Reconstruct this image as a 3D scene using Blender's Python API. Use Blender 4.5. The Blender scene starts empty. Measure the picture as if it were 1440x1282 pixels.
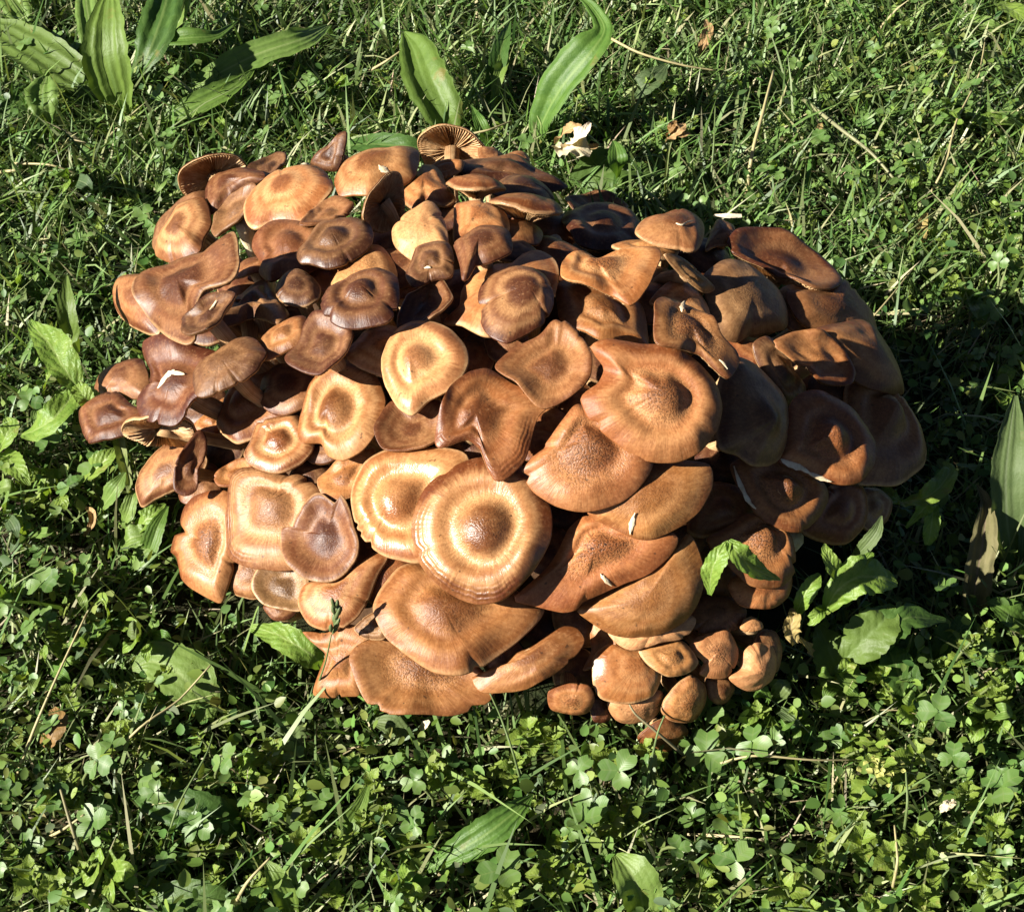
import bpy, math, random, re
import numpy as np
from mathutils import Vector, Matrix
random.seed(7)
rng = np.random.default_rng(7)
scene = bpy.context.scene
COL = scene.collection
R_ = math.radians

# ------------------------------------------------------------------ camera
PITCH = R_(45.0)
CAM = np.array([0.0, -0.601, 0.601])
W0, H0 = 1440.0, 1282.0
HFOV = R_(36.0)
F = (W0 / 2) / math.tan(HFOV / 2)
cam_d = bpy.data.cameras.new('camera')
cam_o = bpy.data.objects.new('camera', cam_d)
COL.objects.link(cam_o)
cam_o.location = CAM
cam_o.rotation_euler = (R_(90) - PITCH, 0, 0)
cam_d.sensor_fit = 'HORIZONTAL'
cam_d.angle = HFOV
cam_d.clip_start = 0.01
cam_d.clip_end = 500
scene.camera = cam_o

# ------------------------------------------------------------------ sky, sun, exposure
SUN_EL, SUN_AZ = R_(29.0), R_(21.0)        # azimuth: from straight left (-x) towards the viewer (-y)
to_sun = Vector((-math.cos(SUN_EL) * math.cos(SUN_AZ), -math.cos(SUN_EL) * math.sin(SUN_AZ), math.sin(SUN_EL)))
world = bpy.data.worlds.new('World')
scene.world = world
world.use_nodes = True
wn, wl = world.node_tree.nodes, world.node_tree.links
wn.clear()
w_out = wn.new('ShaderNodeOutputWorld')
w_bg = wn.new('ShaderNodeBackground')
w_sky = wn.new('ShaderNodeTexSky')
w_sky.sky_type = 'NISHITA'
w_sky.sun_disc = False
w_sky.air_density = 0.2
w_sky.dust_density = 0.3
w_sky.sun_elevation = SUN_EL
w_sky.sun_rotation = math.atan2(to_sun.x, to_sun.y)
w_bg.inputs['Strength'].default_value = 0.05
wl.new(w_sky.outputs[0], w_bg.inputs[0])
wl.new(w_bg.outputs[0], w_out.inputs[0])
sun_d = bpy.data.lights.new('sun', 'SUN')
sun_d.energy = 5.0
sun_d.angle = R_(0.5)
sun_d.color = (1.0, 0.95, 0.86)
sun_o = bpy.data.objects.new('sun', sun_d)
COL.objects.link(sun_o)
sun_o.location = to_sun * 5
sun_o.rotation_euler = (-to_sun).to_track_quat('-Z', 'Y').to_euler()
vs = scene.view_settings
vs.view_transform = 'Standard'
vs.look = 'None'
vs.exposure = 1.58
vs.gamma = 1.0
vs.use_curve_mapping = False

# ------------------------------------------------------------------ helpers
FW = np.array([0.0, math.cos(PITCH), -math.sin(PITCH)])
RT = np.array([1.0, 0.0, 0.0])
UP = np.array([0.0, math.sin(PITCH), math.cos(PITCH)])
BK = -FW

def rays(px):
    px = np.asarray(px, float)
    return FW + RT * ((px[..., 0:1] - W0 / 2) / F) + UP * ((H0 / 2 - px[..., 1:2]) / F)

def at(px, py, h=0.0):
    """point of the view ray of a photo pixel at height h above the lawn"""
    d = rays((px, py))
    return CAM + d * ((h - CAM[2]) / d[2])

def unit(v):
    v = np.asarray(v, float)
    return v / (np.linalg.norm(v) + 1e-12)

def spline(P, n, closed=False):
    P = np.asarray(P, float)
    m = len(P)
    if closed:
        idx = lambda i: P[np.asarray(i) % m]
        s = np.linspace(0, m, n, endpoint=False)
    else:
        Q = np.vstack([2 * P[0] - P[1], P, 2 * P[-1] - P[-2]])
        idx = lambda i: Q[np.clip(np.asarray(i) + 1, 0, m + 1)]
        s = np.linspace(0, m - 1, n)
    k = np.floor(s).astype(int)
    if not closed:
        k = np.minimum(k, m - 2)
    t = (s - k)[:, None]
    p0, p1, p2, p3 = idx(k - 1), idx(k), idx(k + 1), idx(k + 2)
    a = 0.42
    m1, m2 = a * (p2 - p0), a * (p3 - p1)
    return ((2 * t**3 - 3 * t**2 + 1) * p1 + (t**3 - 2 * t**2 + t) * m1 + (-2 * t**3 + 3 * t**2) * p2 + (t**3 - t**2) * m2)

def mesh_np(name, verts, faces, mat=None, smooth=True, attrs=None):
    """faces: list of (n,k) int arrays"""
    me = bpy.data.meshes.new(name)
    verts = np.asarray(verts, np.float32)
    me.vertices.add(len(verts))
    me.vertices.foreach_set('co', verts.ravel())
    if not isinstance(faces, (list, tuple)):
        faces = [faces]
    loops = np.concatenate([f.ravel() for f in faces]).astype(np.int32)
    sizes = np.concatenate([np.full(len(f), f.shape[1]) for f in faces])
    starts = np.concatenate([[0], np.cumsum(sizes)[:-1]]).astype(np.int32)
    me.loops.add(len(loops))
    me.loops.foreach_set('vertex_index', loops)
    me.polygons.add(len(sizes))
    me.polygons.foreach_set('loop_start', starts)
    me.update(calc_edges=True)
    me.polygons.foreach_set('use_smooth', np.full(len(sizes), smooth))
    for k, a in (attrs or {}).items():
        a = np.asarray(a, np.float32)
        if a.ndim == 1:
            at_ = me.attributes.new(k, 'FLOAT', 'POINT')
            at_.data.foreach_set('value', a)
        elif a.shape[1] == 3:
            at_ = me.attributes.new(k, 'FLOAT_VECTOR', 'POINT')
            at_.data.foreach_set('vector', a.ravel())
        else:
            at_ = me.attributes.new(k, 'FLOAT_COLOR', 'POINT')
            at_.data.foreach_set('color', a.ravel())
    if mat:
        me.materials.append(mat)
    me.validate()
    return me

def grid_faces(nu, nv, wrap_u=False):
    """vertex index = j*nu + i ; j rows"""
    iu = np.arange(nu if wrap_u else nu - 1)
    j, i = np.meshgrid(np.arange(nv - 1), iu, indexing='ij')
    i2 = (i + 1) % nu
    return np.stack([j * nu + i, j * nu + i2, (j + 1) * nu + i2, (j + 1) * nu + i], -1).reshape(-1, 4)

def link(name, me, parent=None):
    o = bpy.data.objects.new(name, me)
    COL.objects.link(o)
    if parent is not None:
        o.parent = parent
    return o

def tag(o, label, cat, group=None, kind=None):
    if label: o['label'] = label
    if cat: o['category'] = cat
    if group: o['group'] = group
    if kind: o['kind'] = kind
    return o

def empty(name, loc, rz=0.0):
    o = bpy.data.objects.new(name, None)
    COL.objects.link(o)
    o.empty_display_size = 0.005
    o.location = loc
    o.rotation_euler = (0, 0, rz)
    return o

def tube(P, rad, nu=8, cap=True):
    P = np.asarray(P, float)
    n = len(P)
    rad = np.broadcast_to(np.asarray(rad, float), (n,))
    T = np.gradient(P, axis=0)
    T /= np.linalg.norm(T, axis=1)[:, None] + 1e-12
    ref = np.array([0.31, 0.95, 0.1])
    A = np.cross(T, ref); A /= np.linalg.norm(A, axis=1)[:, None] + 1e-12
    B = np.cross(T, A)
    a = np.linspace(0, 2 * math.pi, nu, endpoint=False)
    V = P[:, None, :] + rad[:, None, None] * (np.cos(a)[None, :, None] * A[:, None, :] + np.sin(a)[None, :, None] * B[:, None, :])
    V = V.reshape(-1, 3)
    fs = [grid_faces(nu, n, True)]
    if cap:
        V = np.vstack([V, P[0], P[-1]])
        i = np.arange(nu); i2 = (i + 1) % nu
        fs.append(np.stack([i2, i, np.full(nu, n * nu)], -1))
        fs.append(np.stack([(n - 1) * nu + i, (n - 1) * nu + i2, np.full(nu, n * nu + 1)], -1))
    return V, fs

# ------------------------------------------------------------------ materials
class NT:
    def __init__(self, name):
        self.m = bpy.data.materials.new(name)
        self.m.use_nodes = True
        self.t = self.m.node_tree
        self.t.nodes.clear()
        self.out = self.n('ShaderNodeOutputMaterial')
    def n(self, typ, **kw):
        x = self.t.nodes.new(typ)
        for k, v in kw.items():
            setattr(x, k, v)
        return x
    def l(self, a, b):
        self.t.links.new(a, b)
    def put(self, sock, v):
        if hasattr(v, 'is_output') or isinstance(v, bpy.types.NodeSocket):
            self.l(v, sock)
        else:
            sock.default_value = v
    def attr(self, name, typ='GEOMETRY', out='Fac'):
        x = self.n('ShaderNodeAttribute', attribute_type=typ, attribute_name=name)
        return x.outputs[out]
    def math(self, op, a, b=0.0, c=None, clamp=False):
        x = self.n('ShaderNodeMath', operation=op, use_clamp=clamp)
        self.put(x.inputs[0], a); self.put(x.inputs[1], b)
        if c is not None: self.put(x.inputs[2], c)
        return x.outputs[0]
    def vmul(self, v, s):
        x = self.n('ShaderNodeVectorMath', operation='MULTIPLY')
        self.l(v, x.inputs[0]); self.put(x.inputs[1], s)
        return x.outputs[0]
    def noise(self, vec, scale, detail=3.0, rough=0.55):
        x = self.n('ShaderNodeTexNoise')
        x.inputs['Scale'].default_value = scale
        x.inputs['Detail'].default_value = detail
        x.inputs['Roughness'].default_value = rough
        if vec is not None: self.l(vec, x.inputs['Vector'])
        return x.outputs['Fac']
    def mix(self, f, a, b, blend='MIX'):
        x = self.n('ShaderNodeMix', data_type='RGBA', blend_type=blend)
        self.put(x.inputs[0], f); self.put(x.inputs[6], a); self.put(x.inputs[7], b)
        return x.outputs[2]
    def ramp(self, f, pts, interp='LINEAR'):
        x = self.n('ShaderNodeValToRGB')
        r = x.color_ramp
        r.interpolation = interp
        while len(r.elements) < len(pts):
            r.elements.new(0.5)
        for e, (p, c) in zip(r.elements, pts):
            e.position = p
            e.color = (c, c, c, 1) if not isinstance(c, tuple) else (*c, 1)
        self.l(f, x.inputs[0])
        return x.outputs[0]
    def bump(self, h, strength, dist, normal=None):
        x = self.n('ShaderNodeBump')
        x.inputs['Strength'].default_value = strength
        x.inputs['Distance'].default_value = dist
        self.l(h, x.inputs['Height'])
        if normal is not None: self.l(normal, x.inputs['Normal'])
        return x.outputs[0]
    def bsdf(self, color, rough=0.5, spec=0.5, normal=None, trans=0.0, tcolor=None, sss=0.0):
        b = self.n('ShaderNodeBsdfPrincipled')
        self.put(b.inputs['Base Color'], color)
        self.put(b.inputs['Roughness'], rough)
        self.put(b.inputs['Specular IOR Level'], spec)
        if normal is not None: self.l(normal, b.inputs['Normal'])
        res = b.outputs[0]
        if trans:
            t = self.n('ShaderNodeBsdfTranslucent')
            self.put(t.inputs[0], tcolor if tcolor is not None else color)
            mx = self.n('ShaderNodeMixShader')
            mx.inputs[0].default_value = trans
            self.l(res, mx.inputs[1]); self.l(t.outputs[0], mx.inputs[2])
            res = mx.outputs[0]
        self.l(res, self.out.inputs[0])
        return self.m

def cap_material():
    n = NT('mushroom_cap_skin')
    t = n.attr('rad'); pol = n.attr('pol', out='Vector'); pos = n.attr('pos', out='Vector')
    oi = n.n('ShaderNodeObjectInfo')
    mid = oi.outputs['Color']
    cen = n.attr('cen', 'OBJECT'); pale = n.attr('pale', 'OBJECT'); rim = n.attr('rim', 'OBJECT')
    gloss = n.attr('gloss', 'OBJECT'); wrk = n.attr('wrk', 'OBJECT'); scl = n.attr('scl', 'OBJECT')
    blotch = n.noise(pos, 42, 4, 0.6)
    fib = n.noise(n.vmul(pol, (6.5, 6.5, 1.1)), 3.2, 5, 0.62)
    fib = n.math('ADD', 0.5, n.math('MULTIPLY', n.math('SUBTRACT', fib, 0.5), n.ramp(t, [(0.08, 0.0), (0.38, 1.0)])))
    tw = n.math('ADD', t, n.math('MULTIPLY', n.math('SUBTRACT', blotch, 0.5), 0.42))
    tw = n.math('ADD', tw, n.math('MULTIPLY', n.math('SUBTRACT', fib, 0.5), 0.16))
    tw = n.math('ADD', tw, n.math('MULTIPLY', n.math('SUBTRACT', oi.outputs['Random'], 0.5), 0.20))
    m_c = n.math('MULTIPLY', n.ramp(tw, [(0.0, 1.0), (0.20, 0.85), (0.42, 0.0)], 'EASE'), cen)
    m_p = n.math('MULTIPLY', n.ramp(tw, [(0.24, 0.0), (0.46, 1.0), (0.62, 0.20), (0.78, 0.80), (0.92, 0.0)], 'EASE'), pale)
    m_r = n.math('MULTIPLY', n.ramp(tw, [(0.66, 0.0), (0.95, 1.0)], 'EASE'), rim)
    c = n.mix(m_p, mid, n.mix(0.70, mid, (0.60, 0.34, 0.145, 1)))
    c = n.mix(m_r, c, n.mix(1.0, mid, (0.42, 0.29, 0.26, 1), 'MULTIPLY'))
    c = n.mix(m_c, c, n.mix(1.0, mid, (0.36, 0.29, 0.26, 1), 'MULTIPLY'))
    # one side of many caps is bleached or bruised
    big = n.noise(pos, 17, 2, 0.5)
    c = n.mix(n.math('MULTIPLY', n.ramp(big, [(0.52, 0.0), (0.66, 0.75)]), n.math('ADD', pale, 0.25, clamp=True)), c, n.mix(0.6, mid, (0.56, 0.30, 0.12, 1)))
    c = n.mix(n.ramp(big, [(0.34, 0.7), (0.47, 0.0)]), c, n.mix(1.0, c, (0.55, 0.46, 0.42, 1), 'MULTIPLY'))
    # thin worn edge where the pale flesh shows
    edge = n.attr('edge', 'OBJECT')
    en = n.math('ADD', t, n.math('MULTIPLY', n.math('SUBTRACT', blotch, 0.5), 0.10))
    c = n.mix(n.math('MULTIPLY', n.ramp(en, [(0.93, 0.0), (0.985, 1.0)]), edge), c, (0.50, 0.30, 0.14, 1))
    # radial fibres
    c = n.mix(n.ramp(fib, [(0.42, 0.0), (0.68, 0.38)]), c, n.mix(1.0, c, (0.50, 0.40, 0.34, 1), 'MULTIPLY'))
    bl2 = n.noise(pos, 150, 5, 0.6)
    c = n.mix(n.ramp(bl2, [(0.34, 0.45), (0.5, 0.0)]), c, n.mix(1.0, c, (0.58, 0.48, 0.42, 1), 'MULTIPLY'))
    mo = n.noise(pos, 620, 4, 0.7)
    c = n.mix(n.ramp(mo, [(0.42, 0.35), (0.52, 0.0)]), c, n.mix(1.0, c, (0.55, 0.45, 0.40, 1), 'MULTIPLY'))
    c = n.mix(n.ramp(mo, [(0.56, 0.0), (0.70, 0.22)]), c, (0.48, 0.28, 0.13, 1))
    # fine dark scales towards the centre
    sc = n.noise(pos, 1150, 2, 0.5)
    smask = n.math('MULTIPLY', n.math('MULTIPLY', n.ramp(tw, [(0.1, 1.0), (0.40, 0.65), (0.72, 0.0)]), scl),
                   n.ramp(sc, [(0.44, 0.0), (0.64, 1.0)]))
    c = n.mix(n.math('MULTIPLY', smask, 0.72), c, (0.045, 0.019, 0.009, 1))
    dn = n.noise(pos, 420, 1, 0.4)
    c = n.mix(n.ramp(dn, [(0.74, 0.0), (0.78, 0.6)]), c, (0.02, 0.012, 0.007, 1))
    # concentric wrinkles along part of the margin
    pw = n.noise(n.vmul(pol, (2.2, 2.2, 0.0)), 1.6, 3, 0.5)
    wv = n.math('SINE', n.math('ADD', n.math('MULTIPLY', t, 95.0), n.math('ADD', n.math('MULTIPLY', pw, 9.0), n.math('MULTIPLY', bl2, 4.0))))
    part = n.attr('wmask')
    wz = n.math('MULTIPLY', n.math('MULTIPLY', wv, n.ramp(t, [(0.74, 0.0), (0.84, 1.0), (0.93, 1.0), (0.98, 0.0)])), n.math('MULTIPLY', wrk, part))
    c = n.mix(n.math('MULTIPLY', n.math('MAXIMUM', wz, 0.0), 0.5), c, n.mix(1.0, c, (0.4, 0.32, 0.28, 1), 'MULTIPLY'))
    h = n.math('ADD', n.math('MULTIPLY', fib, 0.40), n.math('MULTIPLY', wz, -0.35))
    h = n.math('ADD', h, n.math('MULTIPLY', smask, 0.45))
    h = n.math('ADD', h, n.math('ADD', n.math('MULTIPLY', bl2, 0.55), n.math('MULTIPLY', mo, 0.22)))
    nb = n.bump(h, 0.42, 0.0010)
    rg = n.math('SUBTRACT', 0.54, n.math('MULTIPLY', gloss, 0.25))
    rg = n.math('ADD', rg, n.math('MULTIPLY', n.math('SUBTRACT', n.noise(pos, 260, 3, 0.5), 0.5), 0.22))
    return n.bsdf(c, rg, n.math('ADD', 0.22, n.math('MULTIPLY', gloss, 0.34)), nb)

def flesh_material(name, base, dark, fscale=3.0):
    n = NT(name)
    pos = n.attr('pos', out='Vector'); pol = n.attr('pol', out='Vector')
    oi = n.n('ShaderNodeObjectInfo')
    f = n.noise(n.vmul(pol, (6, 6, 1.2)), fscale, 4, 0.6)
    g = n.noise(pos, 160, 4, 0.6)
    c = n.mix(n.ramp(f, [(0.35, 0.0), (0.7, 1.0)]), base, dark)
    c = n.mix(n.ramp(g, [(0.45, 0.0), (0.75, 0.7)]), c, n.mix(1.0, c, (0.55, 0.40, 0.30, 1), 'MULTIPLY'))
    return n.bsdf(c, 0.6, 0.3, n.bump(n.math('ADD', f, g), 0.5, 0.0008), trans=0.12)

def leaf_material(name, col, col2, vein, rough=0.52, trans=0.30, tint=None, bumpd=0.0012, bl=140, spec=0.32, par=0.0, sva=0.16):
    """attrs: lu (-1..1 across), lv (0..1 along), pos"""
    n = NT(name)
    lu = n.attr('lu'); lv = n.attr('lv'); pos = n.attr('pos', out='Vector')
    rnd = n.n('ShaderNodeObjectInfo').outputs['Random']
    a = n.math('ABSOLUTE', lu)
    nz = n.noise(pos, bl, 4, 0.6)
    c = n.mix(n.ramp(nz, [(0.32, 0.0), (0.68, 1.0)]), col, col2)
    c = n.mix(n.math('MULTIPLY', n.math('SUBTRACT', rnd, 0.35), 0.5, clamp=True), c, (0.20, 0.24, 0.045, 1))
    c = n.mix(n.ramp(a, [(0.0, 0.85), (0.055, 0.5), (0.10, 0.0)]), c, vein)
    # side veins
    sv = n.math('SINE', n.math('SUBTRACT', n.math('MULTIPLY', lv, 62.0), n.math('MULTIPLY', a, 13.0)))
    if par:
        sv = n.math('COSINE', n.math('MULTIPLY', lu, par))
    else:
        sv = n.math('SINE', n.math('ADD', n.math('SUBTRACT', n.math('MULTIPLY', lv, 40.0), n.math('MULTIPLY', a, 13.0)), n.math('MULTIPLY', nz, 7.0)))
    svm = n.ramp(sv, [(0.80, 0.0), (1.0, sva)])
    c = n.mix(svm, c, vein)
    c = n.mix(n.ramp(n.noise(pos, 60, 3, 0.5), [(0.66, 0.0), (0.74, 0.55)]), c, (0.22, 0.15, 0.05, 1))
    h = n.math('ADD', n.math('MULTIPLY', nz, 1.0), n.math('MULTIPLY', sv, 0.10))
    h = n.math('ADD', h, n.math('MULTIPLY', n.noise(pos, 900, 2, 0.5), 0.25))
    return n.bsdf(c, rough, spec, n.bump(h, 0.5, bumpd), trans=trans, tcolor=n.mix(1.0, c, (1.25, 1.25, 0.5, 1), 'MULTIPLY'))

def vcol_material(name, rough=0.5, trans=0.3, spec=0.4):
    n = NT(name)
    c = n.attr('col', out='Color')
    return n.bsdf(c, rough, spec, None, trans=trans, tcolor=n.mix(1.0, c, (1.2, 1.2, 0.6, 1), 'MULTIPLY') if trans else None)

M_CAP = cap_material()
M_GILL = flesh_material('mushroom_gill_flesh', (0.60, 0.40, 0.20, 1), (0.36, 0.17, 0.06, 1), 4.0)
M_STEM = flesh_material('mushroom_stem_flesh', (0.55, 0.36, 0.18, 1), (0.26, 0.13, 0.055, 1), 2.0)
M_WHITE = flesh_material('torn_white_flesh', (0.80, 0.70, 0.50, 1), (0.68, 0.52, 0.30, 1), 2.0)
# ------------------------------------------------------------------ lawn soil under everything (one sheet to the horizon)
EA, EB, EC = 0.226, 0.206, 0.134            # half axes of the clump

def make_ground():
    xs = np.concatenate([np.linspace(-60, -0.9, 14), np.linspace(-0.85, 0.85, 150), np.linspace(0.9, 60, 14)])
    ys = np.concatenate([np.linspace(-60, -0.75, 14), np.linspace(-0.7, 1.0, 150), np.linspace(1.05, 60, 14)])
    X, Y = np.meshgrid(xs, ys)
    Z = -0.004 + 0.004 * np.sin(X * 31 + 1.3 * np.sin(Y * 23)) * np.sin(Y * 27 + np.sin(X * 17)) + 0.002 * np.sin(X * 83 + Y * 71)
    far = np.clip((np.hypot(X, Y) - 0.9) / 2, 0, 1)
    Z = Z * (1 - far) - 0.006 * far
    V = np.stack([X, Y, Z], -1).reshape(-1, 3)
    n = NT('dark_lawn_soil')
    tc = n.n('ShaderNodeTexCoord').outputs['Object']
    a = n.noise(tc, 90, 6, 0.65); b = n.noise(tc, 6, 4, 0.6)
    c = n.mix(n.ramp(a, [(0.4, 0.0), (0.65, 1.0)]), (0.016, 0.012, 0.007, 1), (0.05, 0.036, 0.018, 1))
    c = n.mix(n.ramp(b, [(0.35, 0.0), (0.6, 0.8)]), c, (0.022, 0.034, 0.010, 1))
    n.bsdf(c, 0.9, 0.15, n.bump(a, 1.0, 0.004))
    o = link('ground', mesh_np('ground', V, grid_faces(len(xs), len(ys)), n.m))
    tag(o, 'dark soil of the lawn showing between the blades of grass', None, kind='structure')
make_ground()

def make_core():  # added dark core: blocks the view through the clump, keeps gaps dark
    nu, nv = 48, 14
    a = np.linspace(0, 2 * math.pi, nu, endpoint=False)
    e = np.linspace(-0.15, math.pi / 2 - 0.04, nv)
    A, E = np.meshgrid(a, e)
    k = 0.66 + 0.05 * np.sin(5 * A + 3 * E) + 0.04 * np.sin(9 * A - 7 * E)
    V = np.stack([EA * k * np.cos(E) * np.cos(A), 0.005 + EB * k * np.cos(E) * np.sin(A), EC * k * np.sin(E)], -1).reshape(-1, 3)
    fs = [grid_faces(nu, nv, True)]
    i = np.arange(nu)
    V = np.vstack([V, [0, 0.005, EC * 0.68]])
    fs.append(np.stack([(nv - 1) * nu + i, (nv - 1) * nu + (i + 1) % nu, np.full(nu, len(V) - 1)], -1))
    n = NT('dark_core_filler')
    tc = n.n('ShaderNodeTexCoord').outputs['Object']
    a = n.noise(tc, 60, 5, 0.6)
    n.bsdf(n.mix(a, (0.03, 0.016, 0.008, 1), (0.09, 0.045, 0.02, 1)), 0.9, 0.2, n.bump(a, 0.8, 0.004))
    o = link('filler_core', mesh_np('filler_core', V, fs, n.m))
    tag(o, 'dark filler core added inside the mushroom clump to keep its gaps dark', None, kind='structure')
make_core()

# ------------------------------------------------------------------ the mushrooms
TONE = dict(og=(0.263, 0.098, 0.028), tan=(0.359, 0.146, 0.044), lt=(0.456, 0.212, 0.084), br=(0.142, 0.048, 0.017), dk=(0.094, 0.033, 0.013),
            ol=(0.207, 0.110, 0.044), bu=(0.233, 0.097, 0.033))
PROF = dict(dome=dict(H=.34, p=2.8, um=.03, dip=.02, wv=.035), flat=dict(H=.25, p=3.8, um=.07, dip=.08, wv=.045),
            ring=dict(H=.23, p=4.2, um=.085, dip=.115, wv=.03), dish=dict(H=-.28, p=2.0, um=.05, dip=.0, wv=.05, roll=.06),
            saddle=dict(H=.08, p=3.0, um=.04, dip=.06, wv=.11, roll=.02), bowl=dict(H=-.20, p=2.6, um=.09, dip=.03, wv=.07, roll=.09))
MUSH = []
def M(L, tone, prof, pts, label, **kw):
    P = np.array([[float(v) for v in s.split(',')] for s in pts.split()])
    MUSH.append(dict(L=L, tone=tone, prof=prof, P=P, label=label, kw=kw))

# --- back and left shoulder of the clump
M(7, 'br', 'saddle', '196,388 225,370 262,348 300,340 335,333 337,360 332,385 318,398 290,410 276,428 272,448 272,470 258,480 232,470 208,448 196,425', 'large brown saddle-shaped mushroom jutting out of the upper left flank over the grass', cen=.7, c=(255,400))
M(6, 'bu', 'dome', '208,386 172,388 161,405 161,432 175,452 197,466 222,472 240,440 230,400', 'rounded rusty mushroom poking out furthest into the grass on the upper left flank', rim=.9)
M(8, 'dk', 'bowl', '270,430 290,412 322,406 328,412 312,435 290,460 265,470 252,462 251,442', 'small dark wilted mushroom with a pale fleck, lying on the large saddle-shaped brown one', c=(288,438))
M(6, 'ol', 'flat', '312,445 335,418 362,400 385,396 392,420 407,442 390,455 372,448 350,445 335,452 300,460', 'drab brown mushroom with ragged orange gills hanging from its lower edge', n=(-.1,.93,1))
M(6, 'bu', 'dome', '218,350 225,335 245,305 258,285 288,280 296,310 285,335 282,352 262,368 240,370 222,362', 'smooth orange-brown mushroom with a white bite in its rim at the upper left corner', pale=.9, rim=.4, n=(-.55,.5,1))
M(5, 'dk', 'flat', '213,346 226,312 246,290 264,272 290,270 290,300 250,330 225,350', 'dark thin mushroom edge showing behind the smooth orange-brown one at the upper left corner', n=(-.55,.55,1))
M(4, 'dk', 'dome', '', 'dark arched mushroom curled over its own gills at the back left corner', disc=(304,252,50), n=(-.25,.78,-1), gd=1.2)
M(5, 'br', 'dome', '288,290 290,265 305,247 325,237 345,235 370,242 372,252 350,260 332,270 315,284 305,294 294,300', 'wrinkled brown mushroom folded in layers below the dark arched one', n=(-.4,.6,1), wrk=1)
M(6, 'dk', 'bowl', '295,322 300,310 305,288 322,268 355,257 360,268 347,288 330,308 312,320 300,330', 'narrow dark brown mushroom folded lengthwise against the large honey-yellow one', n=(-.5,.55,1), wrk=.7)
M(4, 'dk', 'bowl', '345,237 367,220 390,209 402,213 401,224 380,245 355,244', 'small dark shrivelled mushroom beside a white cut stem at the back edge', n=(-.1,.8,1))
M(5, 'dk', 'flat', '437,231 448,212 468,198 478,186 487,186 485,208 475,238 455,240', 'dark pointed mushroom standing upright like a fin at the back edge', n=(-.65,.1,1))
M(8, 'tan', 'dome', '344,296 355,265 380,245 405,236 432,232 452,238 466,252 469,268 458,282 435,302 415,312 380,314 358,321 347,314', 'large honey-yellow smooth domed mushroom near the back left', pale=1.0, cen=.8, rim=.25, gloss=.5, c=(405,272))
M(8, 'og', 'dome', '470,256 473,242 488,225 512,214 532,210 555,211 580,209 590,216 588,234 580,248 562,258 540,268 520,276 498,276 477,275', 'broad orange-tan domed mushroom at the back edge with a pale crack', pale=.7, rim=.35, gloss=.45)
M(10, 'br', 'bowl', '420,313 437,290 450,280 472,275 485,278 497,285 478,302 457,310 435,314', 'small brown mushroom curled into a fold just below the large honey-yellow dome', n=(-.1,.8,1))
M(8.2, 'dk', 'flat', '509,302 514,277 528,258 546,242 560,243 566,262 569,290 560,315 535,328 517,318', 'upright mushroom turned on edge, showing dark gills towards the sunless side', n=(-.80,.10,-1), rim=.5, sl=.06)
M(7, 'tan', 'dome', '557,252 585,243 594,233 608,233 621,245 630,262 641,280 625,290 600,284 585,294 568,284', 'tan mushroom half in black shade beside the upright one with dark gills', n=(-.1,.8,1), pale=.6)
M(8.6, 'lt', 'dome', '552,322 567,303 585,292 600,283 612,286 622,302 629,325 630,347 614,360 592,366 580,366 555,346', 'pale cream-orange mushroom with a torn edge near the middle of the back', pale=1, cen=.25, rim=.15, gloss=.3)
M(9, 'tan', 'dome', '640,288 662,284 690,287 712,300 716,324 692,336 660,340 638,340 638,310', 'dull tan mushroom tucked between the pale cream-orange one and an edge-on one with gills', pale=.5, cen=.5)
M(10, 'br', 'dome', '638,342 655,328 675,318 700,319 715,325 721,345 715,355 690,368 668,372 662,386 650,394 647,376 641,355', 'brown mushroom with a torn notch in its lower rim above the round domed one', cen=.6)
M(9, 'dk', 'flat', '578,364 585,347 605,341 630,342 638,360 635,386 610,392 582,404 571,390 576,372', 'small flat dark reddish mushroom in the middle of the upper left half', cen=.3, rim=.3, scl=.2)
M(8, 'br', 'bowl', '558,442 570,415 590,402 607,387 622,390 635,412 626,432 600,449 577,456 557,458', 'small reddish-brown curved mushroom below the flat dark reddish one', wrk=.4)
M(8.5, 'og', 'dome', '', 'edge-on orange mushroom with short bright gills in the sun at the back', disc=(670,262,42), n=(.05,.975,1), gd=1.2, dec=.75)
M(8.7, 'og', 'dome', '', 'edge-on orange mushroom on a pale ribbed stalk near the back shade', disc=(741,290,50), n=(.14,.965,1), gd=1.2, dec=.8, gloss=.5)
M(3.5, 'br', 'dome', '', 'mushroom tipped back at the rear edge, its pale orange gills fanned in the sun', disc=(636,214,50), n=(.10,.80,-1), gd=1.3)
M(4, 'br', 'dome', '672,207 690,208 708,216 702,230 676,228', 'little brown mushroom at the back edge beside the one with fanned gills', n=(0,.75,1))
M(4, 'bu', 'dome', '712,217 730,213 744,220 743,234 725,230', 'little rosy-brown mushroom at the back edge at the foot of the tall ribbed leaf', n=(.1,.7,1))
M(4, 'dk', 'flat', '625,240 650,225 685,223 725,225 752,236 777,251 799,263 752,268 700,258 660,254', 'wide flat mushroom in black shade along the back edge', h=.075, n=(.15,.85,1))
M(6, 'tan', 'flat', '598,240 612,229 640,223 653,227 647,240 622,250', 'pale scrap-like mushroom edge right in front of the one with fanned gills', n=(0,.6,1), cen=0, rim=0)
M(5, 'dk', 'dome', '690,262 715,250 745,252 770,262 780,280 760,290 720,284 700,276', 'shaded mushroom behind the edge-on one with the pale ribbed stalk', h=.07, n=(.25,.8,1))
M(4, 'dk', 'flat', '790,305 820,288 860,288 892,300 905,322 890,345 850,350 812,345', 'flat mushroom hidden in the black hollow at the back of the clump', h=.045, n=(.2,.8,1))
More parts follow.
